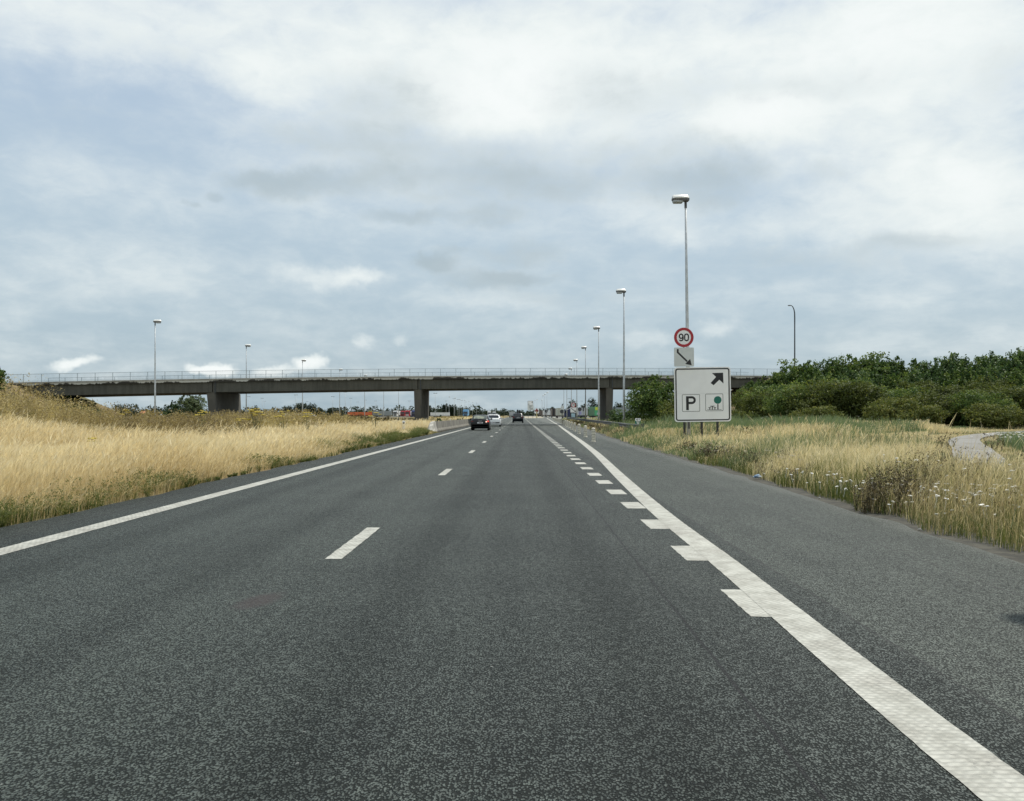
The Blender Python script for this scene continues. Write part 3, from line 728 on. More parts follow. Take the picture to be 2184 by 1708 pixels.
# ------------------------------------------------------------------ signs
def parking_sign():
    Y = 39.6; k = Y / F
    t = thing('parking_sign', 'large white sign with a P, a picnic tree symbol and a black arrow', 'road sign', (0, Y, 0))
    cx = (1499.5 - VX) * k; t.location = (cx, Y, 0); t.rotation_euler = (0, R(-.8), 0)
    w, h = 120.5 * k, 116.5 * k; zc = CH - (841 - VY) * k
    x0, x1, z0, z1 = -w / 2, w / 2, zc - h / 2, zc + h / 2
    panel = MB().prism(rrect(x0, z0, x1, z1, .13), 0, .03).build('sign_panel', M['sign_white'], t, .004)
    # panel seams and clamps on the back
    bk = MB()
    for z in (z0 + .35, zc, z1 - .35): bk.box((0, .055, z), (w * .94, .05, .06))
    bk.build('back_rail', M['galv_dull'], panel)
    q = lambda px, pz: (x0 + (px - 605) / (1400 - 605) * w, z1 - (pz - 628) / (1394 - 628) * h)   # pixel of the enlarged crop -> sign plane
    o = rrect(x0 + .05, z0 + .05, x1 - .05, z1 - .05, .11); i = rrect(x0 + .105, z0 + .105, x1 - .105, z1 - .105, .06)
    MB().frame(o, i, -.004, -.001).build('border', M['sign_black'], panel)
    zs = q(0, 996)[1]; MB().prism([(x0 + .12, zs - .003), (x1 - .12, zs - .003), (x1 - .12, zs + .003), (x0 + .12, zs + .003)], -.002, -.001).build('panel_seam', M['sign_grey'], panel)
    arrow = [(1158, 885), (1117, 852), (1194, 768), (1137, 713), (1294, 711), (1297, 862), (1240, 808)]
    ax = [q(*p) for p in arrow]; MB().prism(ax[::-1], -.004, -.001).build('arrow', M['sign_black'], panel)
    for n, (a, b, c, d) in (('p', (712, 1008, 962, 1250)), ('t', (1040, 1004, 1290, 1246))):
        X0, Z1 = q(a, b); X1, Z0 = q(c, d)
        MB().frame(rrect(X0, Z0, X1, Z1, .045), rrect(X0 + .017, Z0 + .017, X1 - .017, Z1 - .017, .032), -.004, -.001).build('symbol_frame', M['sign_black'], panel)
    # letter P drawn from its own outline
    sx0, st = q(768, 1034); sx1, sb = q(806, 1229); bx = q(905, 0)[0]; pm = q(0, 1144)[1]
    r = (st - pm) / 2; zc2 = (st + pm) / 2; s = sx1 - sx0
    out = [(sx0, sb), (sx1, sb), (sx1, pm)] + [(bx - r + r * math.cos(a), zc2 + r * math.sin(a)) for a in np.linspace(-math.pi / 2, math.pi / 2, 14)] + [(sx0, st)]
    ri = r - s * .82
    hole = [(sx1, zc2 - ri)] + [(bx - r + ri * math.cos(a), zc2 + ri * math.sin(a)) for a in np.linspace(-math.pi / 2, math.pi / 2, 14)] + [(sx1, zc2 + ri)]
    m = MB(); m.prism([(sx0, sb), (sx1, sb), (sx1, st), (sx0, st)], -.004, -.001)
    bowl_o = [(sx1, pm)] + [(bx - r + r * math.cos(a), zc2 + r * math.sin(a)) for a in np.linspace(-math.pi / 2, math.pi / 2, 14)] + [(sx1, st)]
    A = m.verts([(x, -.0042, z) for x, z in bowl_o]); B = m.verts([(x, -.0042, z) for x, z in hole])
    for kk in range(len(bowl_o) - 1): m.face([A + kk, A + kk + 1, B + kk + 1, B + kk])
    m.build('letter_P', M['sign_black'], panel)
    cxx, czz = q(1213, 1092); MB().prism(disc(cxx, czz, .168), -.004, -.001).build('tree_symbol', M['sign_green'], panel)
    m = MB()
    def rc(a, b, c, d):
        X0, Z1 = q(a, b); X1, Z0 = q(c, d); m.prism([(X0, Z0), (X1, Z0), (X1, Z1), (X0, Z1)], -.004, -.001)
    rc(1207, 1150, 1222, 1224); rc(1064, 1224, 1266, 1229)
    rc(1106, 1173, 1166, 1183); rc(1129, 1183, 1142, 1224)
    rc(1081, 1193, 1117, 1202); rc(1094, 1202, 1106, 1224); rc(1153, 1193, 1190, 1202); rc(1166, 1202, 1178, 1224)
    m.build('picnic_symbol', M['sign_black'], panel)
    for px in (749, 990, 1214):
        x = q(px, 0)[0]; mm = MB(); mm.tube([(x, .12, -.3), (x, .12, z1 - .1 if px != 749 else z1 - .05)], .057, 12); mm.build('post', M['post_dark'], t, smooth=True)
    return t, cx
parking_sign()


def round_limit(name, label, num, c, dia, post_to=None, post_top=None, tilt=0.):
    t = thing(name, label, 'speed sign', c); t.rotation_euler = (0, tilt, 0)
    d = MB().prism(disc(0, 0, dia / 2), 0, .02).build('sign_plate', M['sign_white'], t)
    MB().frame(disc(0, 0, dia / 2 - .004), disc(0, 0, dia * .362), -.005, -.001).build('red_ring', M['sign_red'], t)
    text_mesh('numerals', num, dia * .38, M['sign_black'], t, (0, -.006, 0), .17, .98)
    if post_to is not None:
        MB().tube([(0, .06, post_to), (0, .06, dia * .35 if post_top is None else post_top)], .04, 10).build('post', M['post_dark'], t, smooth=True)
    return t


def sub_plate(name, label, c, w, h, m, tilt=0.):
    t = thing(name, label, 'sign plate', c); t.rotation_euler = (0, tilt, 0)
    MB().prism(rrect(-w / 2, -h / 2, w / 2, h / 2, .05), 0, .02).build('sign_plate', m, t, .002)
    f = lambda px, pz: (-w / 2 + (px - 592) / 280 * w, h / 2 - (pz - 348) / 270 * h)
    pl = [(631, 370), (656, 370), (656, 411), (782, 537), (818, 510), (838, 600), (747, 581), (767, 553), (631, 421)]
    mb = MB(); pts = [f(*p) for p in pl]
    # arrow in convex pieces: stub, shaft, head
    mb.prism([f(631, 421), f(656, 411), f(656, 370), f(631, 370)], -.004, -.001)
    mb.prism([f(631, 421), f(767, 553), f(782, 537), f(656, 411)], -.0043, -.001)
    mb.prism([f(747, 581), f(838, 600), f(818, 510)], -.0046, -.001)
    mb.build('arrow', M['sign_black'], t); return t


Ys = 39.35
c = at(1457.8, 719.4, Ys); rl = round_limit('speed_limit_sign', 'round red-ringed 90 speed sign mounted above the big parking sign', '90', c, 42 * Ys / F, -.95, .2, R(-.6))
c = at(1458.3, 761.3, Ys - .03); sub_plate('arrow_plate', 'grey plate with a thin slanting black arrow under the 90 sign', c, 42.4 * Ys / F, 40.6 * Ys / F, M['sign_grey'], R(-.4))
Y7 = 172.
c = at(1222.4, 863.7, Y7); round_limit('speed_limit_sign', 'round red-ringed 70 speed sign beyond the bridge on the exit', '70', c, .92, -3.4, .2)
c = at(1222.8, 873.8, Y7 - .03); sub_plate('arrow_plate', 'white plate with a thin slanting black arrow under the 70 sign', c, 1.25, .92, M['sign_white'])
c = at(1222, 885.5, Y7 - .03); t = thing('parking_plate', 'small dark plate with a pale blue square below the 70 sign', 'sign plate', c)
MB().prism(rrect(-.62, -.46, .62, .46, .06), 0, .02).build('sign_plate', M['sign_back'], t); MB().prism(rrect(-.36, -.36, .36, .36, .04), -.004, -.001).build('pale_square', mat('pale_blue_film', (.42, .62, .72), .4), t)

# green and white kilometre marker
p = at(1360, 898.4, 66); t = thing('kilometre_marker', 'small white and green marker reading 40.1 by the guardrail end', 'marker sign', (p.x, 66.0, 0))
zc = p.z; w = .42; zt, zb = zc + .23, zc - .23
pn = MB().prism(rrect(-w / 2, zb, w / 2, zt, .05), 0, .02).build('sign_plate', M['sign_green'], t)
MB().prism(rrect(-w / 2 + .004, zt - .19, w / 2 - .004, zt - .004, .045), -.004, -.001).build('white_field', M['sign_white'], t)
MB().prism(rrect(-.11, zt - .315, .11, zt - .185, .01), -.006, -.001).build('road_number_field', M['sign_grey'], t)
MB().prism(rrect(-.08, zt - .44, .08, zt - .322, .01), -.004, -.001).build('blank_field', M['sign_grey'], t)
text_mesh('numerals', '40.1', .12, M['sign_black'], t, (0, -.007, zt - .10), .2)
text_mesh('road_number', 'A18', .08, M['sign_black'], t, (0, -.009, zt - .25), .18)
MB().tube([(0, .05, -.2), (0, .05, zb + .2)], .03, 8).build('post', M['galv_dull'], t)

# diamond plate on the gore, board behind it, backs of wrong-way signs
p = at(1144.3, 876, 372); t = thing('gore_marker', 'red and white diamond plate on a yellow post at the gore tip', 'road sign', (p.x, 372, 0))
z = p.z; MB().prism([(-.72, z - 1.1), (.72, z - 1.1), (.95, z - .6), (.95, z + .6), (.72, z + 1.1), (-.72, z + 1.1), (-.95, z + .6), (-.95, z - .6)], 0, .05).build('sign_plate', M['sign_white'], t)
dm = mat('dark_red_film', (.22, .02, .035), .5)
MB().prism([(0, z - .95), (.85, z), (0, z + .95), (-.85, z)], -.01, -.002).build('red_diamond', dm, t)
mb = MB(); mb.prism([(-.07, z + .75), (.07, z + .75), (.07, z + 1.1), (-.07, z + 1.1)], -.014, -.002); mb.prism([(-.07, z - 1.1), (.07, z - 1.1), (.07, z - .75), (-.07, z - .75)], -.014, -.002)
mb.prism([(-.95, z - .05), (-.8, z - .05), (-.8, z + .05), (-.95, z + .05)], -.014, -.002); mb.prism([(.8, z - .05), (.95, z - .05), (.95, z + .05), (.8, z + .05)], -.014, -.002); mb.build('red_stripe', dm, t)
MB().tube([(0, .1, 0), (0, .1, z)], .22, 8).build('post', mat('cream_yellow_post', (.62, .52, .25), .6), t)
p = at(1131, 866, 400); t = thing('information_board', 'tall white two-part board on posts beside the gore', 'road sign', (p.x, 400, 0))
k = 400 / F; X = lambda v: (v - 1131) * k; Z = lambda v: CH - (v - VY) * k
MB().prism([(X(1125), Z(864)), (X(1136.6), Z(864)), (X(1136.6), Z(854.9)), (X(1125), Z(854.9))], 0, .06).build('upper_panel', M['sign_white'], t)
MB().frame([(X(1125), Z(864)), (X(1136.6), Z(864)), (X(1136.6), Z(854.9)), (X(1125), Z(854.9))], [(X(1125.6), Z(863.6)), (X(1136), Z(863.6)), (X(1136), Z(855.4)), (X(1125.6), Z(855.4))], -.02, -.002).build('border', M['sign_back'], t)
MB().prism([(X(1124.6), Z(875)), (X(1137.6), Z(875)), (X(1137.6), Z(864.1)), (X(1124.6), Z(864.1))], -.03, .06).build('lower_panel', M['sign_grey'], t)
mb = MB(); mb.prism([(X(1133.4), Z(857.8)), (X(1135.2), Z(856)), (X(1135.2), Z(858.2)), (X(1133.8), Z(859.2))], -.02, -.002)
mb.prism([(X(1127), Z(863)), (X(1128), Z(863)), (X(1128), Z(860.6)), (X(1127), Z(860.6))], -.02, -.002); mb.build('arrow', M['sign_black'], t)
mb = MB()
for a, b, zz in ((1128, 1134, 866), (1127.5, 1132, 868.3), (1129, 1136, 870.6), (1130, 1136, 872.8)): mb.box(((X(a) + X(b)) / 2, -.034, Z(zz)), (X(b) - X(a), .006, .16))
mb.build('text_line', M['sign_back'], t)
for a in (1126, 1136): MB().tube([(X(a), .1, 0), (X(a), .1, Z(856))], .09, 8).build('post', M['post_dark'], t)
for vx, vy, Y, d, lb in ((1236, 872.6, 260, 1.15, 'round sign back on a pole in front of the grey truck body'), (1164.5, 876.7, 420, 1.5, 'round sign back beside the trucks left of the brown trailer'), (1198, 877.5, 300, 1.35, 'half dark round sign in front of the cream trailer')):
    p = at(vx, vy, Y); t = thing('wrong_way_sign', lb, 'road sign', (p.x, Y, 0), 0, 'round sign backs facing away on the exit')
    MB().prism(disc(0, p.z, d / 2, 24), 0, .04).build('sign_plate', M['sign_back'], t); MB().tube([(0, .08, 0), (0, .08, p.z)], .05, 8).build('post', M['galv_dull'], t)
p = at(1243.5, 872.4, 262); t = thing('narrow_sign', 'narrow upright dark sign back beside the round one', 'road sign', (p.x, 262, 0))
MB().prism(rrect(-.19, p.z - .6, .19, p.z + .6, .05), 0, .04).build('sign_plate', M['sign_back'], t); MB().tube([(0, .08, 0), (0, .08, p.z)], .05, 8).build('post', M['galv_dull'], t)
p = at(1199, 868, 304); t = thing('white_board', 'small pale board with a dark flag shape above the half dark round sign', 'road sign', (p.x, 304, 0))
MB().prism(rrect(-.5, p.z - 1.3, .5, p.z + .4, .05), 0, .04).build('sign_plate', M['sign_grey'], t); MB().prism([(-.3, p.z + .45), (.2, p.z + .6), (.35, p.z + 1.2), (-.1, p.z + 1.0)], 0, .04).build('flag_shape', M['sign_back'], t); MB().tube([(0, .08, 0), (0, .08, p.z + 1.)], .05, 8).build('post', M['galv_dull'], t)


# ------------------------------------------------------------------ roadside furniture
bpos = [(1265, 942, 'nearest ribbed grey-white bollard on the hard shoulder'), (1248, 932.3, 'second ribbed bollard of the row on the hard shoulder'), (1234.5, 925.2, 'third ribbed bollard of the row on the hard shoulder'), (1225, 919.8, 'fourth ribbed bollard of the row on the hard shoulder')]
BG = 'ribbed bollards on the hard shoulder'
b0 = None
def make_bollard(loc, label):
    t = thing('bollard', label, 'bollard', loc, 0, BG)
    prof = [(.135, 0), (.135, .035), (.108, .05)]
    for k in range(4):
        z = .06 + k * .15; prof += [(.104, z), (.104, z + .10), (.092, z + .115), (.092, z + .135)]
    prof += [(.10, .665), (.098, .70), (.075, .735), (.03, .75)]
    MB().lathe(prof, 18).build('bollard_body', M['bollard'], t, smooth=False)
    MB().tube([(0, 0, .72), (0, 0, .77)], [.03, .025], 8).build('bollard_tip', M['conc_light'], t)
    return t
for k in range(22):
    if k < 4:
        vx, vy, lb = bpos[k]; Y = F * CH / (vy - VY); x = (vx - VX) * Y / F
    else:
        Y = 77.3 + 9.8 * (k - 3); x = float(np.interp(Y, [77, 126, 180, 250, 330], [4.74, 6.25, 7.45, 9.2, 11.0]))
        lb = 'pale bollard in the distant dense run beside the exit line' if k > 8 else ['fifth', 'sixth', 'seventh', 'eighth', 'ninth'][k - 4] + ' ribbed bollard of the row on the hard shoulder'
    gname = BG if k <= 8 else 'distant dense run of bollards beside the exit line'
    if b0 is None: b0 = make_bollard((x, Y, 0), lb)
    else: dup(b0, (x, Y, 0), random.uniform(0, 6), lb, gname)

# guardrail
gr = [at(1364, 911.5, 57.5), at(1337, 910.8, 62), at(1310, 905.8, 75), at(1275.5, 898.7, 95), at(1243, 894.6, 132), at(1208, 890.9, 205)]
t = thing('guardrail', 'dark weathered steel guardrail in the grass along the exit lane', 'guardrail', (gr[0].x, gr[0].y, 0))
gl = [Vector((p.x, p.y, .68)) for p in gr]
fineg = []
for a in range(len(gl) - 1):
    for s_ in np.linspace(0, 1, 10, endpoint=False):
        p0, p1, p2, p3 = gl[max(a - 1, 0)], gl[a], gl[a + 1], gl[min(a + 2, len(gl) - 1)]
        fineg.append(.5 * ((2 * p1) + (p2 - p0) * s_ + (2 * p0 - 5 * p1 + 4 * p2 - p3) * s_ * s_ + (3 * p1 - p0 - 3 * p2 + p3) * s_ ** 3))
fineg.append(gl[-1])
prof = [(0, .16), (.035, .15), (.06, .10), (.06, .06), (0, .02), (0, -.02), (.06, -.06), (.06, -.10), (.035, -.15), (0, -.16), (-.012, -.16), (-.012, .16)]
mb = MB(); rings = []
for a, p in enumerate(fineg):
    d = (fineg[min(a + 1, len(fineg) - 1)] - fineg[max(a - 1, 0)]).normalized(); nrm = Vector((-d.y, d.x, 0))
    rings.append([tuple(p + nrm * q[0] + Vector((0, 0, q[1])) - Vector((gr[0].x, gr[0].y, 0))) for q in prof])
mb.loft(rings); mb.build('rail_beam', M['galv_dull'], t)
mb = MB(); p = Vector((0, 0, .68)); mb.loft([[tuple(p + Vector((.02 + k * .22, -.25 * k * k, q[1] * (1 - .25 * k) + .10 * k * (q[1] > 0)))) + () for q in prof[:10]] + [tuple(p + Vector((.02 + k * .22, -.25 * k * k - .02, -.17))), tuple(p + Vector((.02 + k * .22, -.25 * k * k - .02, .17)))] for k in (0, .5, 1)])
mb.build('rail_end', M['galv_dull'], t)
s_acc = 0
for a in range(1, len(fineg)):
    s_acc += (fineg[a] - fineg[a - 1]).length
    if s_acc > 3.6 and len([1 for c in t.children if c.name.startswith('post')]) < 30:
        s_acc = 0; p = fineg[a] - Vector((gr[0].x, gr[0].y, 0)); MB().box((p.x + .09, p.y, .36), (.06, .11, .95)).build('post', M['galv_dull'], t)

# concrete barrier in the central reserve
t = thing('concrete_barrier', 'grey concrete step barrier along the central reserve under the bridge', 'barrier', (-7.25, 76, 0))
pr = [(-.30, -.02), (.30, -.02), (.30, .10), (.17, .28), (.09, .86), (-.09, .86), (-.17, .28), (-.30, .10)]
yy = 0; pts_b = [(-7.25, 76), (-7.05, 100), (-6.95, 125), (-6.95, 160), (-7.0, 240)]
seg = 0
ya = 76.0
while ya < 236:
    yb_ = ya + 6.0; mb = MB(); rings = []
    for y in (ya + .012, yb_ - .012):
        x = float(np.interp(y, [p[1] for p in pts_b], [p[0] for p in pts_b])); rings.append([(x + px + 7.25, y - 76, pz) for px, pz in pr])
    mb.loft(rings); mb.build('barrier_segment', M['conc_barrier'], t, .012); ya = yb_
t = thing('barrier_end', 'whitewashed sloping concrete block at the start of the barrier', 'barrier end', (-7.3, 75.9, 0))
mb = MB(); rings = []
for y, hh, w in ((0, .9, .34), (-.8, .88, .36), (-1.5, .80, .36), (-2.2, .45, .34), (-2.6, .18, .3)):
    rings.append([(-w - .12, y, -.02), (w, y, -.02), (w, y, .10), (w * .7, y, hh * .5), (w * .45, y, hh), (-w * .45, y, hh * .97), (-w * .9, y, hh * .45), (-w - .12, y, .08)])
mb.loft(rings); mb.build('end_block', M['conc_white'], t, .02)

p = at(860, 921.5, 74); t = thing('delineator_post', 'slim white delineator post leaning in the dry grass before the barrier', 'delineator', (p.x, 74, -.05)); t.rotation_euler = (0, R(2), 0)
mb = MB(); mb.prism([(-.12, 0), (.12, 0), (.11, .95), (-.09, 1.02), (-.12, .97)], 0, .09); mb.build('post_body', M['sign_white'], t, .012)
MB().prism([(-.085, .72), (.07, .72), (.07, .88), (-.085, .88)], -.006, -.001).build('reflector', M['lamp_grey'], t)
p = at(1507 / 1 * 0 + 987, 898.8, 88); t = thing('barrier_reflector', 'tiny white reflector block on top of the concrete barrier', 'reflector', (-7.12, 92, .862)); MB().box((0, 0, .08), (.06, .1, .16)).build('reflector_body', M['sign_white'], t, .01)


# ------------------------------------------------------------------ cars
def car(name, label, loc, paint, S, glass, lights, plate_z, lit=None, cat='car', wheel_r=.32):
    """rear bumper at local y = 0, front towards +Y. S: stations (y, z_bottom, z_shoulder, z_top, half widths low/shoulder/top)"""
    t = thing(name, label, cat, loc)
    mb = MB(); rings = []
    for y, zb, zs, zt, wl, ws, wt in S:
        zr = zt - .06 if zt - zs > .12 else zt - .01
        half = [(wl * .94, zb), (wl, zb + .10), (wl * 1.01, (zb + zs) / 2), (ws, zs), (wt + .03, zr), (wt * .72, zt)]
        rings.append([(x, y, z) for x, z in half] + [(-x, y, z) for x, z in reversed(half)])
    mb.loft(rings); mb.build('body', paint, t, .0, True)
    L = S[-1][0]
    # rear screen: quad proud of the sloping hatch
    (ya, za, wa), (yb, zb, wb) = glass
    Hh = S[3][3]; ya, za, yb, zb = .235, 1.03 + (Hh - 1.03) * .06, .22 + .33 * .92, 1.03 + (Hh - 1.03) * .92
    m = MB(); n = Vector((0, -(zb - za), yb - ya)).normalized() * .028
    poly = [(-wa, ya, za), (wa, ya, za), (wa * .99, ya + (yb - ya) * .6, za + (zb - za) * .6), (wb, yb, zb), (0, yb + .01, zb + .015), (-wb, yb, zb), (-wa * .99, ya + (yb - ya) * .6, za + (zb - za) * .6)]
    a = m.verts([Vector(p) + n for p in poly]); b_ = m.verts([Vector(p) - n for p in poly]); k = len(poly)
    m.face([a + j for j in range(k)]); m.face([b_ + j for j in reversed(range(k))])
    for j in range(k): m.face([a + (j + 1) % k, a + j, b_ + j, b_ + (j + 1) % k])
    m.build('rear_window', M['glass_see'] if lit else M['glass_dark'], t)
    # side glass
    zt_ = max(s[3] for s in S); zsh = S[len(S) // 2][2]; ws = S[len(S) // 2][5]; wt = S[len(S) // 2][6]
    for sd in (-1, 1):
        m = MB(); y0, y1 = .75, L * .66
        q = [(sd * (ws + .006), y0 + .15, zsh + .05), (sd * (ws + .006), y1 + .35, zsh + .05), (sd * (wt + .055), y1 - .35, zt_ - .11), (sd * (wt + .055), y0 + .35, zt_ - .11)]
        v = m.verts(q + [(x - sd * .03, y, z) for x, y, z in q]); m.face([v, v + 1, v + 2, v + 3]); m.face([v + 7, v + 6, v + 5, v + 4])
        for j in range(4): m.face([v + j, v + (j + 1) % 4, v + 4 + (j + 1) % 4, v + 4 + j])
        m.build('side_window', M['glass_dark'], t)
    # lamps
    (x0, x1, z0, z1, yl) = lights
    for sd in (-1, 1):
        pl = [(sd * x0, z0 + .03), (sd * x1, z0), (sd * (x1 + .01), z1), (sd * x0, z1 - .05)]
        if sd < 0: pl = pl[::-1]
        mm = M['tail_lit'] if (lit and sd > 0) else M['tail_red']
        o = MB().prism(pl, yl, yl + .12).build('tail_lamp', mm, t, .012)
        if lit and sd > 0: MB().prism(rrect(x0 + .03, z1 - .17, x0 + .16, z1 - .05, .03), yl - .012, yl - .002).build('lit_bulb', M['tail_glint'], o)
    mb = MB(); mb.prism(rrect(-.26, plate_z - .06, .26, plate_z + .06, .015), -.035, -.02); pb = mb.build('number_plate', M['plate'], t)
    mb = MB()
    for x, w in ((-.17, .03), (-.05, .05), (.02, .05), (.09, .05), (.16, .04)): mb.box((x, -.0375, plate_z), (w, .003, .065))
    mb.build('plate_characters', M['plate_red'], pb)
    wl = S[2][4]
    MB().box((0, .02, S[0][1] + .17), (wl * 1.75, .08, .20)).build('bumper', M['black_plastic'] if paint != M['paint_white'] else M['paint_white'], t, .03)
    MB().box((0, .10, S[0][1] + .02), (wl * 1.3, .1, .12)).build('diffuser', M['black_plastic'], t, .02)
    MB().box((0, -.012, plate_z + .16), (.34, .03, .035)).build('boot_handle', M['steel_bar'], t, .008)
    for sd in (-1, 1):
        for y in (.78, L - .85):
            m = MB(); w0 = wl - .21; rr = wheel_r
            m.tube([(sd * w0, y, rr), (sd * (w0 + .03), y, rr), (sd * (w0 + .19), y, rr), (sd * (w0 + .22), y, rr)], [rr - .03, rr, rr, rr - .03], 20)
            wh = m.build('wheel', M['tyre'], t, smooth=False)
            MB().tube([(sd * (w0 + .205), y, rr), (sd * (w0 + .228), y, rr)], rr * .66, 16).build('rim', M['rim'], wh)
        zm = zsh + .10; MB().box((sd * (ws + .11), L * .60, zm), (.2, .12, .15)).build('wing_mirror', paint, t, .03)
    MB().bar((0, 1.0, zt_ - .02), (0, .8, zt_ + .14), .012, .012).build('aerial', M['black_plastic'], t)
    return t


# dark hatchback, white hatchback, dark wagon ahead of it, dark SUV in the right lane
hatch = lambda w, H, L, zb=.20: [(-.02, zb + .10, .62, .80, w - .07, w - .06, w - .10), (.03, zb, .78, .98, w - .02, w - .03, w - .10), (.22, zb - .02, .90, 1.03, w, w - .02, w - .14), (.55, zb - .04, .92, H - .07, w, w - .01, w - .22), (.95, zb - .04, .93, H, w, w - .01, w - .23), (L * .42, zb - .04, .93, H + .01, w, w - .01, w - .22), (L * .52, zb - .04, .93, H - .03, w, w - .01, w - .24), (L * .70, zb - .04, .92, .99, w, w - .02, w - .14), (L * .86, zb - .03, .80, .88, w - .02, w - .05, w - .2), (L - .05, zb, .58, .68, w - .10, w - .12, w - .3), (L, zb + .1, .5, .56, w - .2, w - .22, w - .36)]
car('dark_hatchback', 'black hatchback with one bright red tail light, nearest car ahead', (-3.64, 82.2, 0), M['paint_black'], hatch(.86, 1.42, 3.95), ((.20, 1.02, .60), (.50, 1.32, .50)), (.48, .80, .68, .90, -.01), .70, lit=True)
car('white_hatchback', 'white hatchback with dark rear window driving ahead of the black one', (-3.18, 107.2, 0), M['paint_white'], hatch(.90, 1.46, 4.3), ((.22, 1.06, .66), (.52, 1.36, .56)), (.56, .86, .88, 1.02, .03), .50)
car('dark_estate_car', 'dark estate car mostly hidden behind the white hatchback', (-3.95, 131, 0), M['paint_grey'], hatch(.90, 1.62, 4.6), ((.24, 1.1, .66), (.52, 1.5, .58)), (.56, .86, .88, 1.06, .03), .56)
suv = car('dark_suv', 'dark blue SUV alone in the right lane with a load on its roof', (-.32, 157.3, 0), M['paint_blue'], hatch(.95, 1.72, 4.6, .26), ((.20, 1.12, .66), (.50, 1.58, .56)), (.62, .90, .78, 1.16, .0), .88, cat='SUV', wheel_r=.36)
for x, hh, lb in ((-.42 + .02, .62, 'dark upright load on the SUV roof, the left one of two'), (-.42 + .38, .56, 'dark upright load on the SUV roof, the right one of two')):
    t = thing('roof_load', lb, 'luggage', (x + .03, 159.0, 1.725), 0, 'dark loads on the SUV roof')
    MB().box((0, 0, hh / 2), (.31, .9, hh)).build('load_body', M['black_plastic'], t, .07)
    MB().box((0, 0, .02), (.36, .06, .03)).build('roof_bar', M['lamp_grey'], t)


# ------------------------------------------------------------------ trucks, vans, trailers
def wheels(t, xs_, ys_, r=.5, w=.32):
    for y in ys_:
        for x in xs_:
            wh = MB().tube([(x - w / 2, y, r), (x + w / 2, y, r)], r, 16).build('wheel', M['tyre'], t)
            s_ = 1 if x > 0 else -1
            MB().tube([(x + s_ * (w / 2 - .02), y, r), (x + s_ * (w / 2 + .02), y, r)], r * .5, 12).build('rim', M['rim'], wh)


def trailer(label, loc, rz, body, L=13.0, rear=None, side=None, name='parked_trailer', zt=4.0, zb=1.1, doors=True, group=None):
    """box trailer, rear face at y = 0 looking to -Y"""
    t = thing(name, label, 'trailer', loc, rz, group)
    MB().box((0, L / 2, (zt + zb) / 2), (2.5, L, zt - zb)).build('box_body', body, t, .03)
    if doors:
        m = MB(); h = zt - zb
        for s in (-1, 1): m.box((s * .61, -.018, (zt + zb) / 2), (1.18, .03, h - .16))
        rd = m.build('rear_door', rear or body, t, .006)
        m = MB()
        for x in (-.8, -.35, .35, .8): m.tube([(x, -.05, zb + .1), (x, -.05, zt - .15)], .02, 6)
        m.build('locking_rod', M['galv_dull'], rd)
    if side: MB().box((-1.262, L / 2, (zt + zb) / 2), (.02, L - .2, zt - zb - .15)).build('side_panel', side, t)
    MB().box((0, L / 2, zb - .2), (1.0, L - .4, .25)).build('chassis', M['black_plastic'], t)
    MB().box((0, .05, .55), (2.4, .1, .14)).build('underrun_bar', M['lamp_grey'], t, .01)
    wheels(t, (-1.02, 1.02), (2.2, 3.5, 4.8) if L > 9 else (1.6,))
    for s in (-1, 1): MB().box((s * 1.0, -.04, .85), (.35, .05, .14)).build('tail_lamp', M['tail_red'], t, .01)
    return t


def cab(label, loc, rz, paint, name='truck_cab', accent=None, group=None, H=3.7):
    """tractor cab, windscreen facing -Y"""
    t = thing(name, label, 'truck', loc, rz, group)
    pf = [(.0, .45), (-.06, 1.2), (-.02, 1.75), (.14, 2.75), (.45, H), (2.1, H + .1), (2.2, 1.0), (2.2, .45)]
    mb = MB(); mb.loft([[(x, y, z) for y, z in pf] for x in (-1.23, -1.15, 1.15, 1.23)]); mb.build('cab_body', paint, t, .05)
    MB().prism([(-1.08, 0), (1.08, 0), (1.03, .98), (-1.03, .98)], -.02, .02).build('windscreen', M['glass_dark'], t)
    ws = t.children[-1]; ws.location = (0, -.035, 1.78); ws.rotation_euler = (R(-9), 0, 0)
    MB().box((0, -.075, 1.2), (1.7, .05, .75)).build('grille', M['black_plastic'] if accent is None else accent, t, .02)
    MB().box((0, -.05, .55), (2.44, .2, .35)).build('bumper', paint, t, .04)
    for s in (-1, 1):
        MB().box((s * .95, -.17, .62), (.35, .04, .16)).build('headlight', M['lamp_white'], t, .02)
        MB().box((s * 1.4, .15, 2.2), (.12, .2, .7)).build('mirror', M['black_plastic'], t, .03)
        MB().box((s * 1.237, .95, 2.15), (.015, .9, .7)).build('side_window', M['glass_dark'], t)
    MB().box((0, -.01, 2.86), (2.2, .25, .1)).build('sun_visor', M['black_plastic'], t, .02)
    MB().box((0, 3.2, .85), (.9, 4.2, .25)).build('chassis', M['black_plastic'], t)
    wheels(t, (-1.05, 1.05), (1.2, 4.6))
    return t


def place(vx, Y): return ((vx - VX) * Y / F, Y, 0)
TC = {n: mat('truck_' + n, c, .45, 0, vary=.12, scale=.8) for n, c in dict(orange=(.66, .15, .05), grey=(.27, .30, .31), white=(.75, .76, .75), red=(.45, .03, .04), blue=(.05, .08, .22), navy=(.02, .03, .09), cream=(.55, .54, .44), brown=(.13, .10, .085), green=(.05, .20, .07), lgreen=(.10, .46, .20), sky=(.16, .38, .62), silver=(.50, .52, .53)).items()}
zT = lambda v, Y: CH - (v - VY) * Y / F
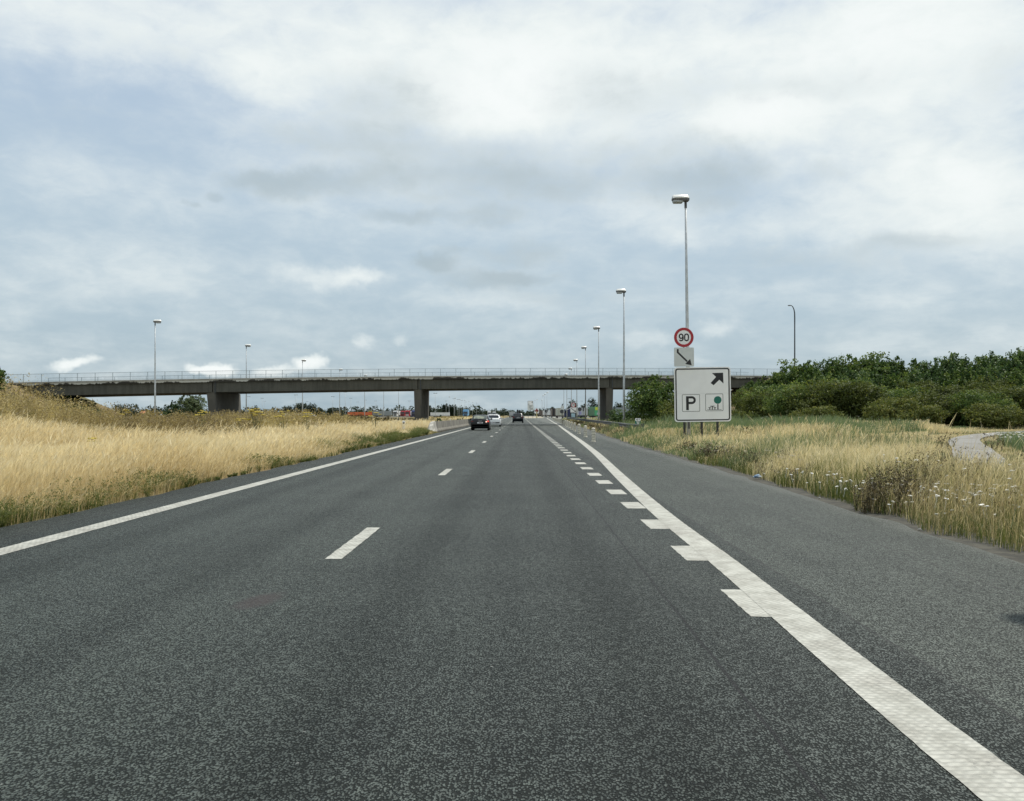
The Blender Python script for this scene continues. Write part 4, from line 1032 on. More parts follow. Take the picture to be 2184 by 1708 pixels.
# across the motorway
trailer('long orange trailer showing its side above the weeds', place(742, 505), R(-90), TC['orange'], 13.6, zt=zT(879, 505) + .05, zb=1.0, name='orange_trailer')
o = trailer('long grey trailer parked between the orange one and the white cab', place(794.5, 506), R(-90), TC['grey'], 10.5, zt=zT(877, 506) + .2, zb=.9, name='grey_trailer', doors=False)
cab('white truck cab at the end of the grey trailer', place(842, 492), R(-12), TC['white'], H=3.5, name='white_truck_cab')
trailer('second row trailer behind the white truck cab', place(842, 500), R(-12), TC['white'], 10, zt=3.55, name='white_trailer', doors=False)
cab('dark red truck cab next to the white one', place(858, 496), R(-8), TC['red'], H=3.4, name='red_truck_cab')
cab('bright red truck cab between the dark red and the blue one', place(868, 492), R(-8), TC['red'], H=3.6, accent=TC['silver'], name='red_truck_cab')
cab('blue truck cab next to the red ones', place(881.5, 494), R(-10), TC['blue'], H=3.7, name='blue_truck_cab')
cab('white truck cab half hidden by the middle pier', place(891, 494), R(-10), TC['white'], H=3.5, name='white_truck_cab')
for vx, lb in ((860, 'trailer behind the dark red cab'), (870, 'trailer behind the bright red cab'), (884, 'trailer behind the blue cab')):
    trailer('pale ' + lb, place(vx, 503), R(-8), TC['silver'], 10, zt=3.5, name='parked_trailer', doors=False)
MB_low = thing('low_wall', 'low pale concrete wall in front of the red and blue truck cabs', 'wall', (-66, 470, 0)); MB().box((0, 0, .25), (17, .4, .6)).build('wall_body', M['conc_light'], MB_low, .03)
trailer('long white trailer just right of the middle pier', place(918, 520), R(-90), TC['white'], 11.0, zt=zT(879.5, 520), zb=.8, name='white_trailer', doors=False)
cab('sky blue truck coming along the opposite carriageway', place(992, 455), 0, TC['sky'], H=3.9, name='blue_truck_cab'); trailer('sky blue body behind the oncoming blue truck cab', (place(992, 455)[0], 457.6, 0), 0, TC['sky'], 9, zt=4.05, name='truck_body', doors=False)
cab('white truck far off on the opposite carriageway, left of two', place(1043, 640), 0, TC['white'], H=3.8, name='white_truck_cab'); cab('white truck far off on the opposite carriageway, right of two', place(1053.5, 690), 0, TC['white'], H=3.6, name='white_truck_cab')


def van(label, loc, rz, paint, H=2.3, L=5.2, name='white_van'):
    t = thing(name, label, 'van', loc, rz); w = .95
    pf = [(0, .4), (-.02, 1.1), (.1, H - .15), (.3, H), (L * .62, H), (L * .78, 1.35), (L - .1, 1.05), (L, .5)]
    mb = MB(); mb.loft([[(x, y, z) for y, z in pf] for x in (-w, -w + .08, w - .08, w)]); mb.build('body', paint, t, .06)
    for s in (-1, 1): MB().box((s * (w + .004), L * .6, 1.65), (.012, 1.3, .5)).build('side_window', M['glass_dark'], t)
    MB().prism(rrect(-.75, 1.3, .75, H - .3, .06), -.01, .03).build('rear_window', M['glass_dark'], t)
    for s in (-1, 1): MB().box((s * .85, -.01, 1.1), (.12, .05, .4)).build('tail_lamp', M['tail_red'], t, .01)
    wheels(t, (-.85, .85), (1.0, L - 1.0), .34, .22); return t
for vx, Y, lb in ((562, 390, 'white van roof showing under the yellow flowers'), (606, 400, 'white van roof showing left of the tree clump'), (627, 400, 'white van roof in front of the middle of the tree clump'), (649, 400, 'white van roof in front of the right part of the tree clump')):
    van(lb, place(vx, Y), R(-90), M['paint_white'], H=2.0)
# our own carriageway, far ahead
t = trailer('pale box truck far ahead in the overtaking lane', (place(1091.5, 405)[0], 405, 0), 0, TC['silver'], 5.5, name='box_truck', zt=2.75, zb=.95); MB().box((0, 6.3, 1.5), (2.0, 1.5, 1.9)).build('cab', TC['white'], t, .1)
# rest area on the exit side
sg = mat('dark_green_print', (.03, .15, .04), .5, 0, scale=1.1, col2=(.12, .22, .10))
t = trailer('green trailer with a yellow square on its rear, left of the right pier', place(1275.5, 300), R(4.5), TC['lgreen'], 13, rear=TC['lgreen'], side=sg, name='green_trailer', zt=4.05)
MB().box((-.55, -.06, 3.45), (1.0, .012, 1.0)).build('yellow_square', mat('yellow_print', (.62, .66, .05), .5), t)
MB().box((.3, -.06, 1.75), (1.6, .012, .7)).build('grey_print', TC['silver'], t)
t = thing('rigid_truck', 'blue truck with a long pale grey box parked sideways behind the 70 sign', 'truck', place(1217, 322), 0)
k = 322 / F; L = (1252 - 1216) * k
MB().box((L / 2, 1.25, 2.55), (L, 2.5, 2.75)).build('box_body', TC['silver'], t, .04)
MB().box((L / 2, 1.25, .85), (L - .3, 2.3, .55)).build('side_skirt', TC['navy'], t, .03)
mb = MB(); pf = [(-2.5, .5), (-2.55, 1.4), (-2.2, 2.9), (-1.4, 3.5), (-.1, 3.9), (-.1, .5)]
mb.loft([[(x, y, z) for x, z in pf] for y in (.05, .12, 2.38, 2.45)]); cb = mb.build('cab_body', TC['navy'], t, .05)
MB().prism([(-2.3, 2.05), (-1.2, 2.05), (-1.2, 2.75), (-2.1, 2.75)], .02, .06).build('side_window', M['glass_dark'], cb)
MB().prism([(-1.9, 2.95), (-.3, 3.55), (-.3, 3.75), (-1.6, 3.3)], .02, .06).build('white_swoosh', TC['white'], cb)
for x in (-1.6, L - 1.2, L - 2.4):
    MB().tube([(x, -.02, .5), (x, .3, .5)], .5, 14).build('wheel', M['tyre'], t)
bd = MB(); bd.box((.55 * L, -.012, 2.0), (.9, .01, 1.1)); bd.build('violet_print', mat('violet_print', (.38, .36, .62), .5), t)
trailer('cream trailer seen from behind beside the half dark round sign', place(1195, 352), R(1), TC['cream'], 12, zt=4.05, zb=1.05, name='cream_trailer')
t = trailer('dirty brown trailer with one dark open door', place(1182, 400), R(1), TC['brown'], 12, zt=4.15, zb=1.0, name='brown_trailer'); MB().box((-.35, -.06, 2.6), (.75, .03, 2.9)).build('dark_doorway_plate', M['black_plastic'], t)  # black plate stands for the shaded inside of the open door
trailer('dull brown trailer far back right of the diamond plate', place(1152.5, 560), 0, TC['brown'], 12, zt=4.0, name='brown_trailer'); trailer('white trailer with a red edge far back beyond the three lamps', place(1160, 580), 0, TC['white'], 12, zt=4.0, name='white_trailer')
trailer('white trailer far back, right one beside the round sign back', place(1169, 560), R(3), TC['white'], 12, zt=4.0, name='white_trailer')
trailer('dark and grey trailer glimpsed right of the right pier', place(1313, 310), R(-90), TC['grey'], 12, zt=3.9, name='grey_trailer', doors=False)

# orange-roofed house far off
p = place(313, 620); t = thing('house', 'far house with an orange tiled roof left of the dark shrub', 'house', p)
MB().box((0, 4, 1.2), (9, 7, 2.6)).build('wall', mat('house_brick', (.30, .20, .15), .9), t)
mb = MB(); mb.loft([[(x, y, z) for y, z in ((.2, 2.45), (7.8, 2.45), (4, 4.0))] for x in (-4.9, 4.9)]); rf = mb.build('roof', mat('orange_tiles', (.42, .17, .08), .85), t); MB().box((2.6, 4, 4.0), (.6, .6, 1.2)).build('chimney', mat('chimney_brick', (.25, .15, .11), .9), rf)
for x in (-2.6, 0, 2.6): MB().box((x, .49, 1.3), (1.1, .04, 1.2)).build('window', M['glass_dark'], t)


# ------------------------------------------------------------------ vegetation
def leaf_quads(P, N, size, aspect=.55, curl=0.):
    """diamond leaves at points P with normals N"""
    n = len(P)
    a = rng.normal(size=(n, 3)); U = np.cross(N, a); U /= np.linalg.norm(U, axis=1, keepdims=True) + 1e-9
    W = np.cross(N, U); W /= np.linalg.norm(W, axis=1, keepdims=True) + 1e-9
    s = size[:, None]
    return np.stack([P - U * s * .5, P + W * s * aspect * .5 + N * s * .06, P + U * s * .5, P - W * s * aspect * .5 + N * s * .06], 1)


def leaf_cloud(lobes, n, leaf, tone=.5, spread=.22, shell=.5, up=.35, clump=22):
    """leaves filling ellipsoid lobes (cx, cy, cz, rx, ry, rz), thicker towards the surface, in clumps"""
    w = np.array([l[3] * l[4] + l[4] * l[5] + l[3] * l[5] for l in lobes]); w = w / w.sum()
    VV, TT = [], []
    for l, ww in zip(lobes, w):
        k = max(8, int(n * ww)); nc = max(3, k // clump)
        # clump centres, then leaves scattered round each
        d = rng.normal(size=(nc, 3)); d /= np.linalg.norm(d, axis=1, keepdims=True)
        r = shell + (1.06 - shell) * rng.random(nc) ** .7
        cc = d * r[:, None]
        ci = rng.integers(0, nc, k)
        q = cc[ci] + rng.normal(size=(k, 3)) * .13
        c = np.array(l[:3]); rad = np.array(l[3:])
        P = c + q * rad
        N = d[ci] * .6 + rng.normal(size=(k, 3)) * .75 + np.array([0, 0, up]); N /= np.linalg.norm(N, axis=1, keepdims=True)
        size = leaf * rng.uniform(.6, 1.35, k)
        VV.append(leaf_quads(P, N, size)); TT.append(np.clip(tone + (rng.random(nc)[ci] - .5) * spread * 1.6 + rng.normal(size=k) * spread * .5, 0, 1))
    V = np.concatenate(VV); return V, np.concatenate(TT)


def make_tree(name, label, cat, loc, lobes, n, leaf, m, tone=.5, trunk=(.12, 1.2), group=None, spread=.3, rz=0., part='crown', shell=.5, clump=22):
    t = thing(name, label, cat, loc, rz, group)
    V, T = leaf_cloud(lobes, n, leaf, tone, spread, shell, clump=clump)
    quads(part, V, T, m, t)
    mb = MB(); big = max(lobes, key=lambda l: l[3] * l[4] * l[5])
    top = big[2] + big[5] * .3
    mb.tube([(0, 0, -.4), (.03, .02, top * .5), (big[0] * .7, big[1] * .7, top)], [trunk[0], trunk[0] * .75, trunk[0] * .25], 8)
    for l in lobes[:7]:
        z0 = min(max(trunk[1] * .5, .1), l[2] * .7); mb.tube([(0, 0, z0), (l[0] * .5, l[1] * .5, (z0 + l[2]) * .5 + .1), (l[0], l[1], l[2])], [trunk[0] * .5, trunk[0] * .3, trunk[0] * .12], 6)
    mb.build('trunk' if part == 'crown' else 'stem', M['bark'], t, smooth=True)
    return t


def bush_lobes(w, h, n, seed, base=.15):
    r = random.Random(seed); L = []
    for k in range(n):
        a = r.uniform(0, 6.28); d = r.uniform(.15, .62) * w / 2; z = r.uniform(base + .22, .78) * h
        s = r.uniform(.30, .46)
        L.append((math.cos(a) * d, math.sin(a) * d, z, w * s * .62, w * s * .62, h * s * .62))
    L.append((0, 0, h * .45, w * .38, w * .38, h * .40))
    return L


def shoot_lobes(w, h, n, seed, slim=1.):
    """bushy body with uneven leafy tops"""
    r = random.Random(seed); L = bush_lobes(w, h * .82, max(5, n // 2), seed)
    for k in range(n):
        a = r.uniform(0, 6.28); d = r.uniform(0, .52) * w / 2; ht = h * r.uniform(.70, 1.0); sw = w * r.uniform(.08, .15) * slim
        L.append((math.cos(a) * d, math.sin(a) * d, ht - h * .13, sw, sw, h * .15))
        L.append((math.cos(a) * d, math.sin(a) * d, ht - h * .30, sw * 1.6, sw * 1.6, h * .18))
    return L


# shrubs beside and behind the parking sign
make_tree('shrub', 'leafy green shrub with pointed tips just left of the parking sign', 'shrub', tuple(at(1392, 884, 76).xy) + (-.05,), shoot_lobes(6.4, 4.9, 16, 3, .8), 15500, .19, M['leaf_a'], .60, (.09, .6), rz=.4)
make_tree('shrub', 'low dark shrub filling the gap between guardrail and pier', 'shrub', tuple(at(1332, 884, 84).xy) + (-.05,), bush_lobes(3.6, 2.0, 6, 5), 3200, .18, M['leaf_c'], .40, (.06, .3))
make_tree('shrub', 'grey-green shrub right behind the kilometre marker', 'shrub', tuple(at(1388, 884, 71).xy) + (-.05,), bush_lobes(2.2, 1.3, 5, 6), 2000, .14, M['leaf_b'], .35, (.05, .3))
make_tree('shrub', 'lighter shrub touching the left edge of the parking sign', 'shrub', tuple(at(1436, 884, 69).xy) + (-.05,), bush_lobes(3.2, 3.0, 8, 8), 5200, .17, M['leaf_b'], .55, (.06, .4))
make_tree('shrub', 'tall shrub hidden behind the parking sign', 'shrub', tuple(at(1488, 884, 86).xy) + (0,), shoot_lobes(5.2, 4.3, 9, 12), 5200, .22, M['leaf_a'], .5, (.08, .5))
make_tree('shrub', 'low shrub at the right foot of the parking sign', 'shrub', tuple(at(1578, 884, 78).xy) + (0,), bush_lobes(3.6, 1.9, 6, 13), 3600, .17, M['leaf_b'], .42, (.06, .3))
GF = 'low front row of shrubs on the bank right of the bridge'; GBK = 'tall back row of shrubs on the bank right of the bridge'
protoF = [('leaf_b', bush_lobes(7.6, 3.9, 14, 21), 19000, .205, .46), ('leaf_a', bush_lobes(7.0, 3.6, 13, 22), 18000, .205, .66), ('leaf_b', bush_lobes(8.0, 4.0, 15, 23), 20000, .205, .34), ('leaf_b', bush_lobes(5.2, 2.6, 10, 24), 12000, .185, .60)]
protoB = [('leaf_a', shoot_lobes(7.6, 5.2, 14, 31), 20000, .235, .55), ('leaf_c', shoot_lobes(7.0, 6.0, 14, 32), 20000, .235, .46), ('leaf_a', shoot_lobes(6.6, 4.8, 13, 33), 18000, .235, .45), ('leaf_c', shoot_lobes(6.4, 6.4, 13, 34), 19000, .235, .56)]
cache = {}
def place_shrub(kind, idx, vx, Y, top_v, label, group, w=1.):
    protos = protoF if kind == 'F' else protoB
    mk, lobes, n, leaf, tone = protos[idx]; tone += .06 if kind == 'B' else 0; p = at(vx, VY, Y); z = float(ground_z(p.x, Y)) - .15
    h = max(l[2] + l[5] for l in lobes); want = CH - (top_v - VY) * Y / F - z; s = want / h
    if (kind, idx) not in cache:
        cache[(kind, idx)] = make_tree('shrub', label, 'shrub', (p.x, Y, z), lobes, n, leaf, M[mk], tone, (.09, .6), group, rz=random.uniform(0, 6)); o = cache[(kind, idx)]
        o.scale = (max(.75, min(1.25, s * .5 + .5)) * w, max(.75, min(1.25, s * .5 + .5)) * w, s)
    else:
        xy = max(.75, min(1.25, s * .5 + .5)) * w; dup(cache[(kind, idx)], (p.x, Y, z), random.uniform(0, 6), label, group, (xy, xy, s))
LF = 'low olive shrub in the front row on the bank right of the parking sign'
LB = 'tall dark shrub in the back row on the bank right of the parking sign'
r8 = random.Random(88)
for idx, vx, Y, tv in ((0, 1640, 106, 834), (1, 1700, 100, 824), (0, 1762, 98, 812), (2, 1825, 95, 816), (3, 1890, 88, 848), (1, 1900, 98, 826), (0, 1962, 95, 838), (2, 2028, 96, 822), (1, 2085, 92, 834), (0, 2145, 94, 824), (2, 2205, 92, 828), (1, 2270, 93, 826), (3, 1960, 87, 864), (3, 1735, 89, 866), (3, 2128, 86, 860), (1, 1790, 103, 806), (2, 1990, 102, 812), (0, 2110, 101, 806), (1, 1675, 108, 818)):
    place_shrub('F', idx, vx, Y, tv, LF, GF, r8.uniform(.85, 1.2))
for idx, vx, Y, tv in ((2, 1612, 121, 812), (0, 1652, 119, 792), (2, 1690, 120, 780), (0, 1725, 118, 764), (1, 1768, 116, 759), (0, 1812, 113, 750), (1, 1850, 114, 753), (2, 1888, 112, 764), (3, 1925, 113, 776), (2, 1958, 114, 770), (1, 1990, 111, 768), (3, 2022, 110, 758), (1, 2055, 109, 749), (0, 2086, 108, 756), (3, 2118, 108, 753), (1, 2146, 107, 750), (3, 2180, 106, 742), (1, 2220, 106, 746), (0, 2265, 104, 750), (1, 2315, 104, 748), (2, 1745, 112, 782), (3, 1830, 108, 786), (0, 1905, 107, 792), (1, 1972, 106, 786), (2, 2040, 104, 782), (3, 2102, 103, 778), (0, 2165, 102, 780)):
    place_shrub('B', idx, vx, Y, tv, LB, GBK, r8.uniform(.85, 1.2))
make_tree('shrub', 'small shrub at the foot of the bank beside the bridge end', 'shrub', tuple(at(1590, 884, 116).xy) + (1.6,), bush_lobes(5.0, 3.4, 7, 41), 4500, .24, M['leaf_b'], .45, (.07, .4))

# left side: bank bushes, tree at the frame edge, shrubs under the bridge
make_tree('tree', 'dark tree cut by the frame edge above the left bank', 'tree', tuple(at(-22, 884, 106).xy) + (3.8,), shoot_lobes(4.2, 4.2, 8, 51), 5500, .24, M['leaf_a'], .45, (.1, .8))
for k, (vx, Y, h, w, mk, tone, lb) in enumerate(((168, 106, 2.9, 5.2, 'leaf_a', .12, 'largest dark bush on the slope under the left end of the bridge'), (203, 98, 2.5, 3.4, 'leaf_c', .15, 'grey-leaved bush at the foot of the left bank'), (40, 99, 2.4, 4.5, 'leaf_b', .4, 'dull bush on the slope below the left abutment'), (-10, 96, 2.6, 4.5, 'leaf_b', .34, 'brownish bush on the left bank at the frame edge'))):  # largest bush: low tone paints in the shade under the bridge
    p = at(vx, 884, Y); make_tree('shrub', lb, 'shrub', (p.x, Y, float(ground_z(p.x, Y)) - .1), bush_lobes(w, h, 6, 60 + k), 3000, .2, M[mk], tone, (.06, .4))
for k, (vx, Y, h) in enumerate(((118, 113, 1.3), (146, 114, 1.5), (170, 113, 1.7), (196, 112, 1.5), (222, 111, 1.4))):
    p = at(vx, 884, Y); z = float(ground_z(p.x, Y)); make_tree('shrub', 'dark low bush in the shade under the left end of the bridge', 'shrub', (p.x, Y, z - .15), bush_lobes(3.6, h, 7, 160 + k), 2600, .2, M['leaf_a'], .14, (.05, .3), 'dark low bushes under the left end of the bridge')  # low tone puts the bridge's shade into the leaf colour
for k, (vx, Y, h, w) in enumerate(((8, 100, 2.6, 4.5), (34, 104, 2.2, 4.0), (62, 100, 1.9, 3.8), (88, 103, 1.7, 3.6), (-22, 92, 2.8, 4.5), (24, 88, 2.0, 4.0), (70, 90, 1.7, 3.8), (112, 97, 1.6, 3.4))):
    p = at(vx, 884, Y); z = float(ground_z(p.x, Y)); make_tree('shrub', 'brownish scrub bush on the grassy bank below the left bridge end', 'shrub', (p.x, Y, z - .2), bush_lobes(w, h, 8, 260 + k), 2600, .26, M['mug'] if k % 3 == 0 else M['weed'] if k % 3 == 1 else M['leaf_b'], [.72, .32, .42][k % 3], (.04, .3), 'brownish scrub bushes on the left bank')
make_tree('shrub', 'small dark pointed tree beside the pale willow behind the bridge', 'tree', tuple(at(369, 884, 136).xy) + (-.1,), shoot_lobes(3.8, 4.0, 8, 71, .8), 5200, .22, M['leaf_c'], .25, (.08, .5))
make_tree('willow_tree', 'pale grey-green willow rising behind the broad left pier', 'tree', tuple(at(410, 884, 152).xy) + (-.1,), shoot_lobes(6.0, 5.6, 12, 72), 9000, .24, M['leaf_d'], .45, (.12, .8))
make_tree('shrub', 'dark green plants at the foot of the middle pier', 'shrub', tuple(at(905, 884, 116).xy) + (0,), bush_lobes(3.4, .9, 5, 73), 1600, .16, M['leaf_c'], .45, (.03, .1))
for vx, Y, lb, h in ((990, 86, 'dark leafy weed growing over the top of the barrier', 1.45), (1003, 112, 'dark weed behind the barrier in the bridge shadow', 1.3)):
    p = at(vx, 884, Y); make_tree('weed_plant', lb, 'plant', (-7.75 if Y < 100 else -7.5, Y + (0 if Y > 100 else -1), 0), bush_lobes(1.3, h, 5, int(vx)), 420, .16, M['leaf_c'], .45, (.02, .2), part='leaves')

# trees far off that can be told apart
FAR = [
    (262, 858.5, 450, 46, 'broad dark tree beyond the left span, left of the first street lamp'), (213, 865, 430, 22, 'smaller dull tree at the left of the broad dark tree'),
    (322, 871, 620, 30, 'low round tree beside the orange-roofed house'),
    (612, 863, 600, 34, 'left tree of the round dark clump beyond the bridge'), (640, 857, 600, 44, 'middle tree of the round dark clump beyond the bridge'), (664, 861, 595, 30, 'right tree of the round dark clump beyond the bridge'), (681, 868, 600, 16, 'small grey tree at the right end of the round dark clump'),
    (544, 865, 640, 22, 'dark tree behind the yellow flowers right of the left pier'),
    (704, 869, 560, 18, 'small rusty tree left of the orange trailer'), (722, 868, 570, 20, 'small dark tree behind the left end of the orange trailer'),
    (1222, 853, 450, 26, 'round dark tree behind the 70 sign'), (1243, 859, 455, 20, 'smaller dark tree right of the 70 sign'), (1266, 848, 440, 34, 'big dark tree behind the green trailer'), (1318, 858, 400, 24, 'dark tree seen between the right pier and the second street lamp'),
    (1178, 868, 660, 18, 'blue-green tree at the left of the parked trailers'), (1149, 872, 800, 20, 'low tree far behind the brown trailer')]
for k, (vx, tv, Y, wv, lb) in enumerate(FAR):
    p = at(vx, 884, Y); h = zT(tv, Y) + .3; w = wv * Y / F
    make_tree('tree', lb, 'tree', (p.x, Y, -.3), bush_lobes(w, h, 9, 100 + k, .0) + [(0, 0, h * .3, w * .40, w * .40, h * .32)], 2600, max(.6, w * .062), M['leaf_far'], .42, (.3, 1.5), spread=.4, clump=7)
for k, (vx, tv) in enumerate(((916, 863), (946, 861), (952, 860), (959, 861.5), (964.5, 863), (970, 864))):
    p = at(vx, 884, 800); h = zT(tv, 800); make_tree('poplar_tree', ['lone dark poplar right of the middle pier', 'first poplar of the far row, on its left end', 'second and tallest poplar of the far row', 'third poplar of the far row', 'fourth poplar of the far row', 'last poplar of the far row, on its right end'][k], 'tree', (p.x, 800, -.3), [(0, 0, h * .28, 1.6, 1.6, h * .30), (0, 0, h * .55, 1.7, 1.7, h * .3), (0, 0, h * .78, 1.1, 1.1, h * .22)], 900, 1.0, M['leaf_far'], .3, (.3, 1.), clump=4)
# pale hedge behind the trailers on the right
p0 = at(1238, 884, 345); p1 = at(1276, 884, 338)
t = thing('hedge', 'pale olive hedge behind the grey truck box and green trailer', 'hedge', (p0.x, p0.y, 0))
V, T = leaf_cloud([(x, 0, 3.1 + .8 * math.sin(x * 2.1), 1.3, 1.2, 1.5) for x in np.arange(0, p1.x - p0.x + 22, 1.5)] + [(x, 0, 1.4, 1.5, 1.2, 1.6) for x in np.arange(0, p1.x - p0.x + 22, 1.5)], 5200, .42, .6, .25); quads('leaves', V, T, M['leaf_d'], t)
# the distant belt of trees reads as one mass
rows = []
for Y, x0, x1, step, hh in ((900, -560, -40, 10, 9.6), (1050, -130, 330, 10, 8.2), (1000, 20, 700, 12, 8.5), (1300, -1100, 1100, 14, 9.0)):
    x = x0
    while x < x1:
        h = hh * (.72 + .55 * float(vnoise(x, Y, 42, 8))) * random.uniform(.85, 1.12); w = random.uniform(4.5, 8)
        rows += [(x, Y + random.uniform(-12, 12), h * .5, w, w * .8, h * .52), (x + random.uniform(-4, 4), Y + random.uniform(-12, 12), h * .28, w * 1.1, w, h * .3)]; x += step * random.uniform(.6, 1.25)
V, T = leaf_cloud(rows, 95000, 2.1, .42, .35, clump=4)
tag(quads('distant_trees', V, T, M['leaf_far']), 'dark belt of trees along the horizon', 'treeline', kind='stuff')


# grasses ------------------------------------------------------------
def blades(x, y, h, w, tone, lean=(.10, .04), sway=.22, head=None, segs=2, z=None):
    """curved tapering blades; head = (length, width) adds a seed head of the same colour; returns quads and tones"""
    n = len(x); z = ground_z(x, y) if z is None else z
    B = np.stack([x, y, z], 1); a = rng.uniform(0, 2 * np.pi, n)
    D = np.stack([np.cos(a), np.sin(a), np.zeros(n)], 1)
    L = np.stack([lean[0] + rng.normal(size=n) * sway, lean[1] + rng.normal(size=n) * sway, np.zeros(n)], 1) * h[:, None]
    def pt(t): return B + np.array([0, 0, 1.]) * (h * t)[:, None] * (1 - .12 * t * t) + L * (t * t)
    Q, T = [], []
    ts = np.linspace(0, 1, segs + 1)
    for k in range(segs):
        a0, a1 = pt(ts[k]), pt(ts[k + 1]); w0 = w * (1 - .75 * ts[k]); w1 = w * (1 - .75 * ts[k + 1])
        Q.append(np.stack([a0 - D * w0[:, None] / 2, a0 + D * w0[:, None] / 2, a1 + D * w1[:, None] / 2, a1 - D * w1[:, None] / 2], 1)); T.append(tone)
    if head is not None:
        hl, hw = head; t0 = 1 - hl; m_ = rng.random(n) < .75
        p0, p1, p2 = pt(t0)[m_], pt(1 - hl * .55)[m_], pt(1.02)[m_]; Dm = D[m_] * (hw * (w[m_] / w.mean()) * rng.uniform(.6, 1.3, m_.sum()))[:, None] / 2
        Q.append(np.stack([p0, p1 + Dm, p2, p1 - Dm], 1)); T.append(np.clip(tone[m_] + .06, 0, 1))
    return np.concatenate(Q), np.concatenate(T)


PATHD = PF
def path_dist(x, y):
    d = np.full(x.shape, 1e9)
    for px, py in PATHD[::2]: d = np.minimum(d, np.hypot(x - px, y - py))
    return d


def scatter(x0, x1, y0, y1, dens, keep=None):
    n = int((x1 - x0) * (y1 - y0) * dens); x = rng.uniform(x0, x1, n); y = rng.uniform(y0, y1, n)
    # only where the photo or a step beside it could look
    m = np.abs(x - .0) < .66 * y + 9
    if keep is not None: m &= keep(x, y)
    return x[m], y[m]


def left_edge(x, y): return x < ragl(y) - .05 - .25 * vnoise(y, 3, .7, 11)
def straw_back(x, y): return -14.3 - 5.5 * sstep(42, 26, y) + 2.2 * (vnoise(x, y, 6, 21) - .5)
QS, TS = [], []
for y0, y1, dens, w, x0 in ((6, 17, 480, .0052, -20), (17, 28, 360, .0075, -21), (28, 46, 210, .012, -19), (46, 80, 80, .022, -17.5), (80, 135, 32, .04, -16), (135, 260, 8, .09, -15), (260, 420, 3, .18, -15)):
    x, y = scatter(x0, -6.7, y0, y1, dens, lambda x, y: left_edge(x, y) & (x > straw_back(x, y) - 1.5) & ((x < -7.75) | (y < 73.5) | (y > 240)) & (vnoise(x, y, 3.1, 2) > .10))
    edge = sstep(-6.8, -8.6, x)
    corr = (np.abs(x / y + .1298) < .011) & (y < 73)
    h = np.where(corr, .4, 1) * (1 - .45 * sstep(-9.5, -7.6, x) * sstep(30, 50, y)) * (.30 + .42 * edge) * (.72 + .5 * vnoise(x, y, 3.2, 31)) * rng.uniform(.7, 1.2, len(x))
    h = h * np.where(rng.random(len(x)) < .05, rng.uniform(1.2, 1.5, len(x)), 1)
    tone = np.clip(.30 + .34 * edge + .35 * (vnoise(x, y, 4.5, 41) - .5) + .22 * (vnoise(x, y, .9, 42) - .5) + rng.normal(size=len(x)) * .19, 0, 1)
    q, t_ = blades(x, y, h, w * rng.uniform(.6, 1.3, len(x)), tone, (.17, .02), .20, (.30, w * 1.7)); QS.append(q); TS.append(t_)
tag(quads('dry_grass', np.concatenate(QS), np.concatenate(TS), M['straw']), 'pale dry straw grass along the left verge', 'grass', kind='stuff')

def weed_plants(x, y, h, tone, leaf, per, z=None, slim=.22):
    """bushy stalky plants: stems plus many small narrow leaves up the stems"""
    n = len(x); z = ground_z(x, y) if z is None else z
    rep = np.repeat(np.arange(n), per); k = len(rep); u = rng.random(k) ** .8
    st = rng.integers(0, 5, k) * 1.2566 + np.repeat(rng.uniform(0, 6.28, n), per)
    out = slim * h[rep] * u * (.5 + rng.random(k) * .7)
    P = np.stack([x[rep] + np.cos(st) * out + .08 * h[rep] * u + rng.normal(size=k) * .03 * h[rep], y[rep] + np.sin(st) * out + rng.normal(size=k) * .03 * h[rep], z[rep] + h[rep] * u], 1)
    N = rng.normal(size=(k, 3)); N /= np.linalg.norm(N, axis=1, keepdims=True)
    V = leaf_quads(P, N, (leaf if np.isscalar(leaf) else leaf[rep]) * rng.uniform(.5, 1.4, k), .32)
    T = np.clip(tone[rep] + rng.normal(size=k) * .13, 0, 1)
    q, t_ = blades(np.repeat(x, 6), np.repeat(y, 6), np.repeat(h, 6) * rng.uniform(.7, 1.08, n * 6), np.full(n * 6, np.mean(leaf) * .16), np.clip(np.repeat(tone, 6) + rng.normal(size=n * 6) * .1, 0, 1), (.10, 0), slim * .9, None, 2, np.repeat(z, 6))
    return np.concatenate([V, q]), np.concatenate([T, t_])


# green weeds at the asphalt edge, left
QS, TS = [], []
for y0, y1, dens, w in ((7, 30, 460, .011), (30, 74, 170, .022)):
    x, y = scatter(-8.3, -6.55, y0, y1, dens, lambda x, y: left_edge(x, y) & (vnoise(x * 1.5, y, 2.3, 51) * 1.25 + .25 * sstep(12, 40, y) + .35 * sstep(-8.2, -7.0, x) > .80))
    h = np.where((np.abs(x / y + .1298) < .008) & (y < 73), .4, 1) * (.12 + .44 * sstep(.45, .85, vnoise(x * 1.5, y, 2.3, 51))) * rng.uniform(.5, 1.3, len(x))
    tone = np.clip(.42 + .5 * (vnoise(x, y, 1.9, 61) - .5) + rng.normal(size=len(x)) * .14, 0, 1)
    q, t_ = blades(x, y, h, w * rng.uniform(.6, 1.5, len(x)), tone, (.1, .0), .45); QS.append(q); TS.append(t_)
x, y = scatter(-8.1, -6.5, 7, 74, 60, lambda x, y: left_edge(x + .1, y)); h = rng.uniform(.05, .22, len(x)); q, t_ = blades(x, y, h, np.full(len(x), .012), rng.uniform(.6, 1, len(x)), (.1, 0), .8); QS.append(q); TS.append(t_)
r9 = np.random.default_rng(5); n = 420; y = 9.5 + 64 * r9.random(n) ** 1.25; y = y[(np.abs(y - 70) > 3.5)]; n = len(y)
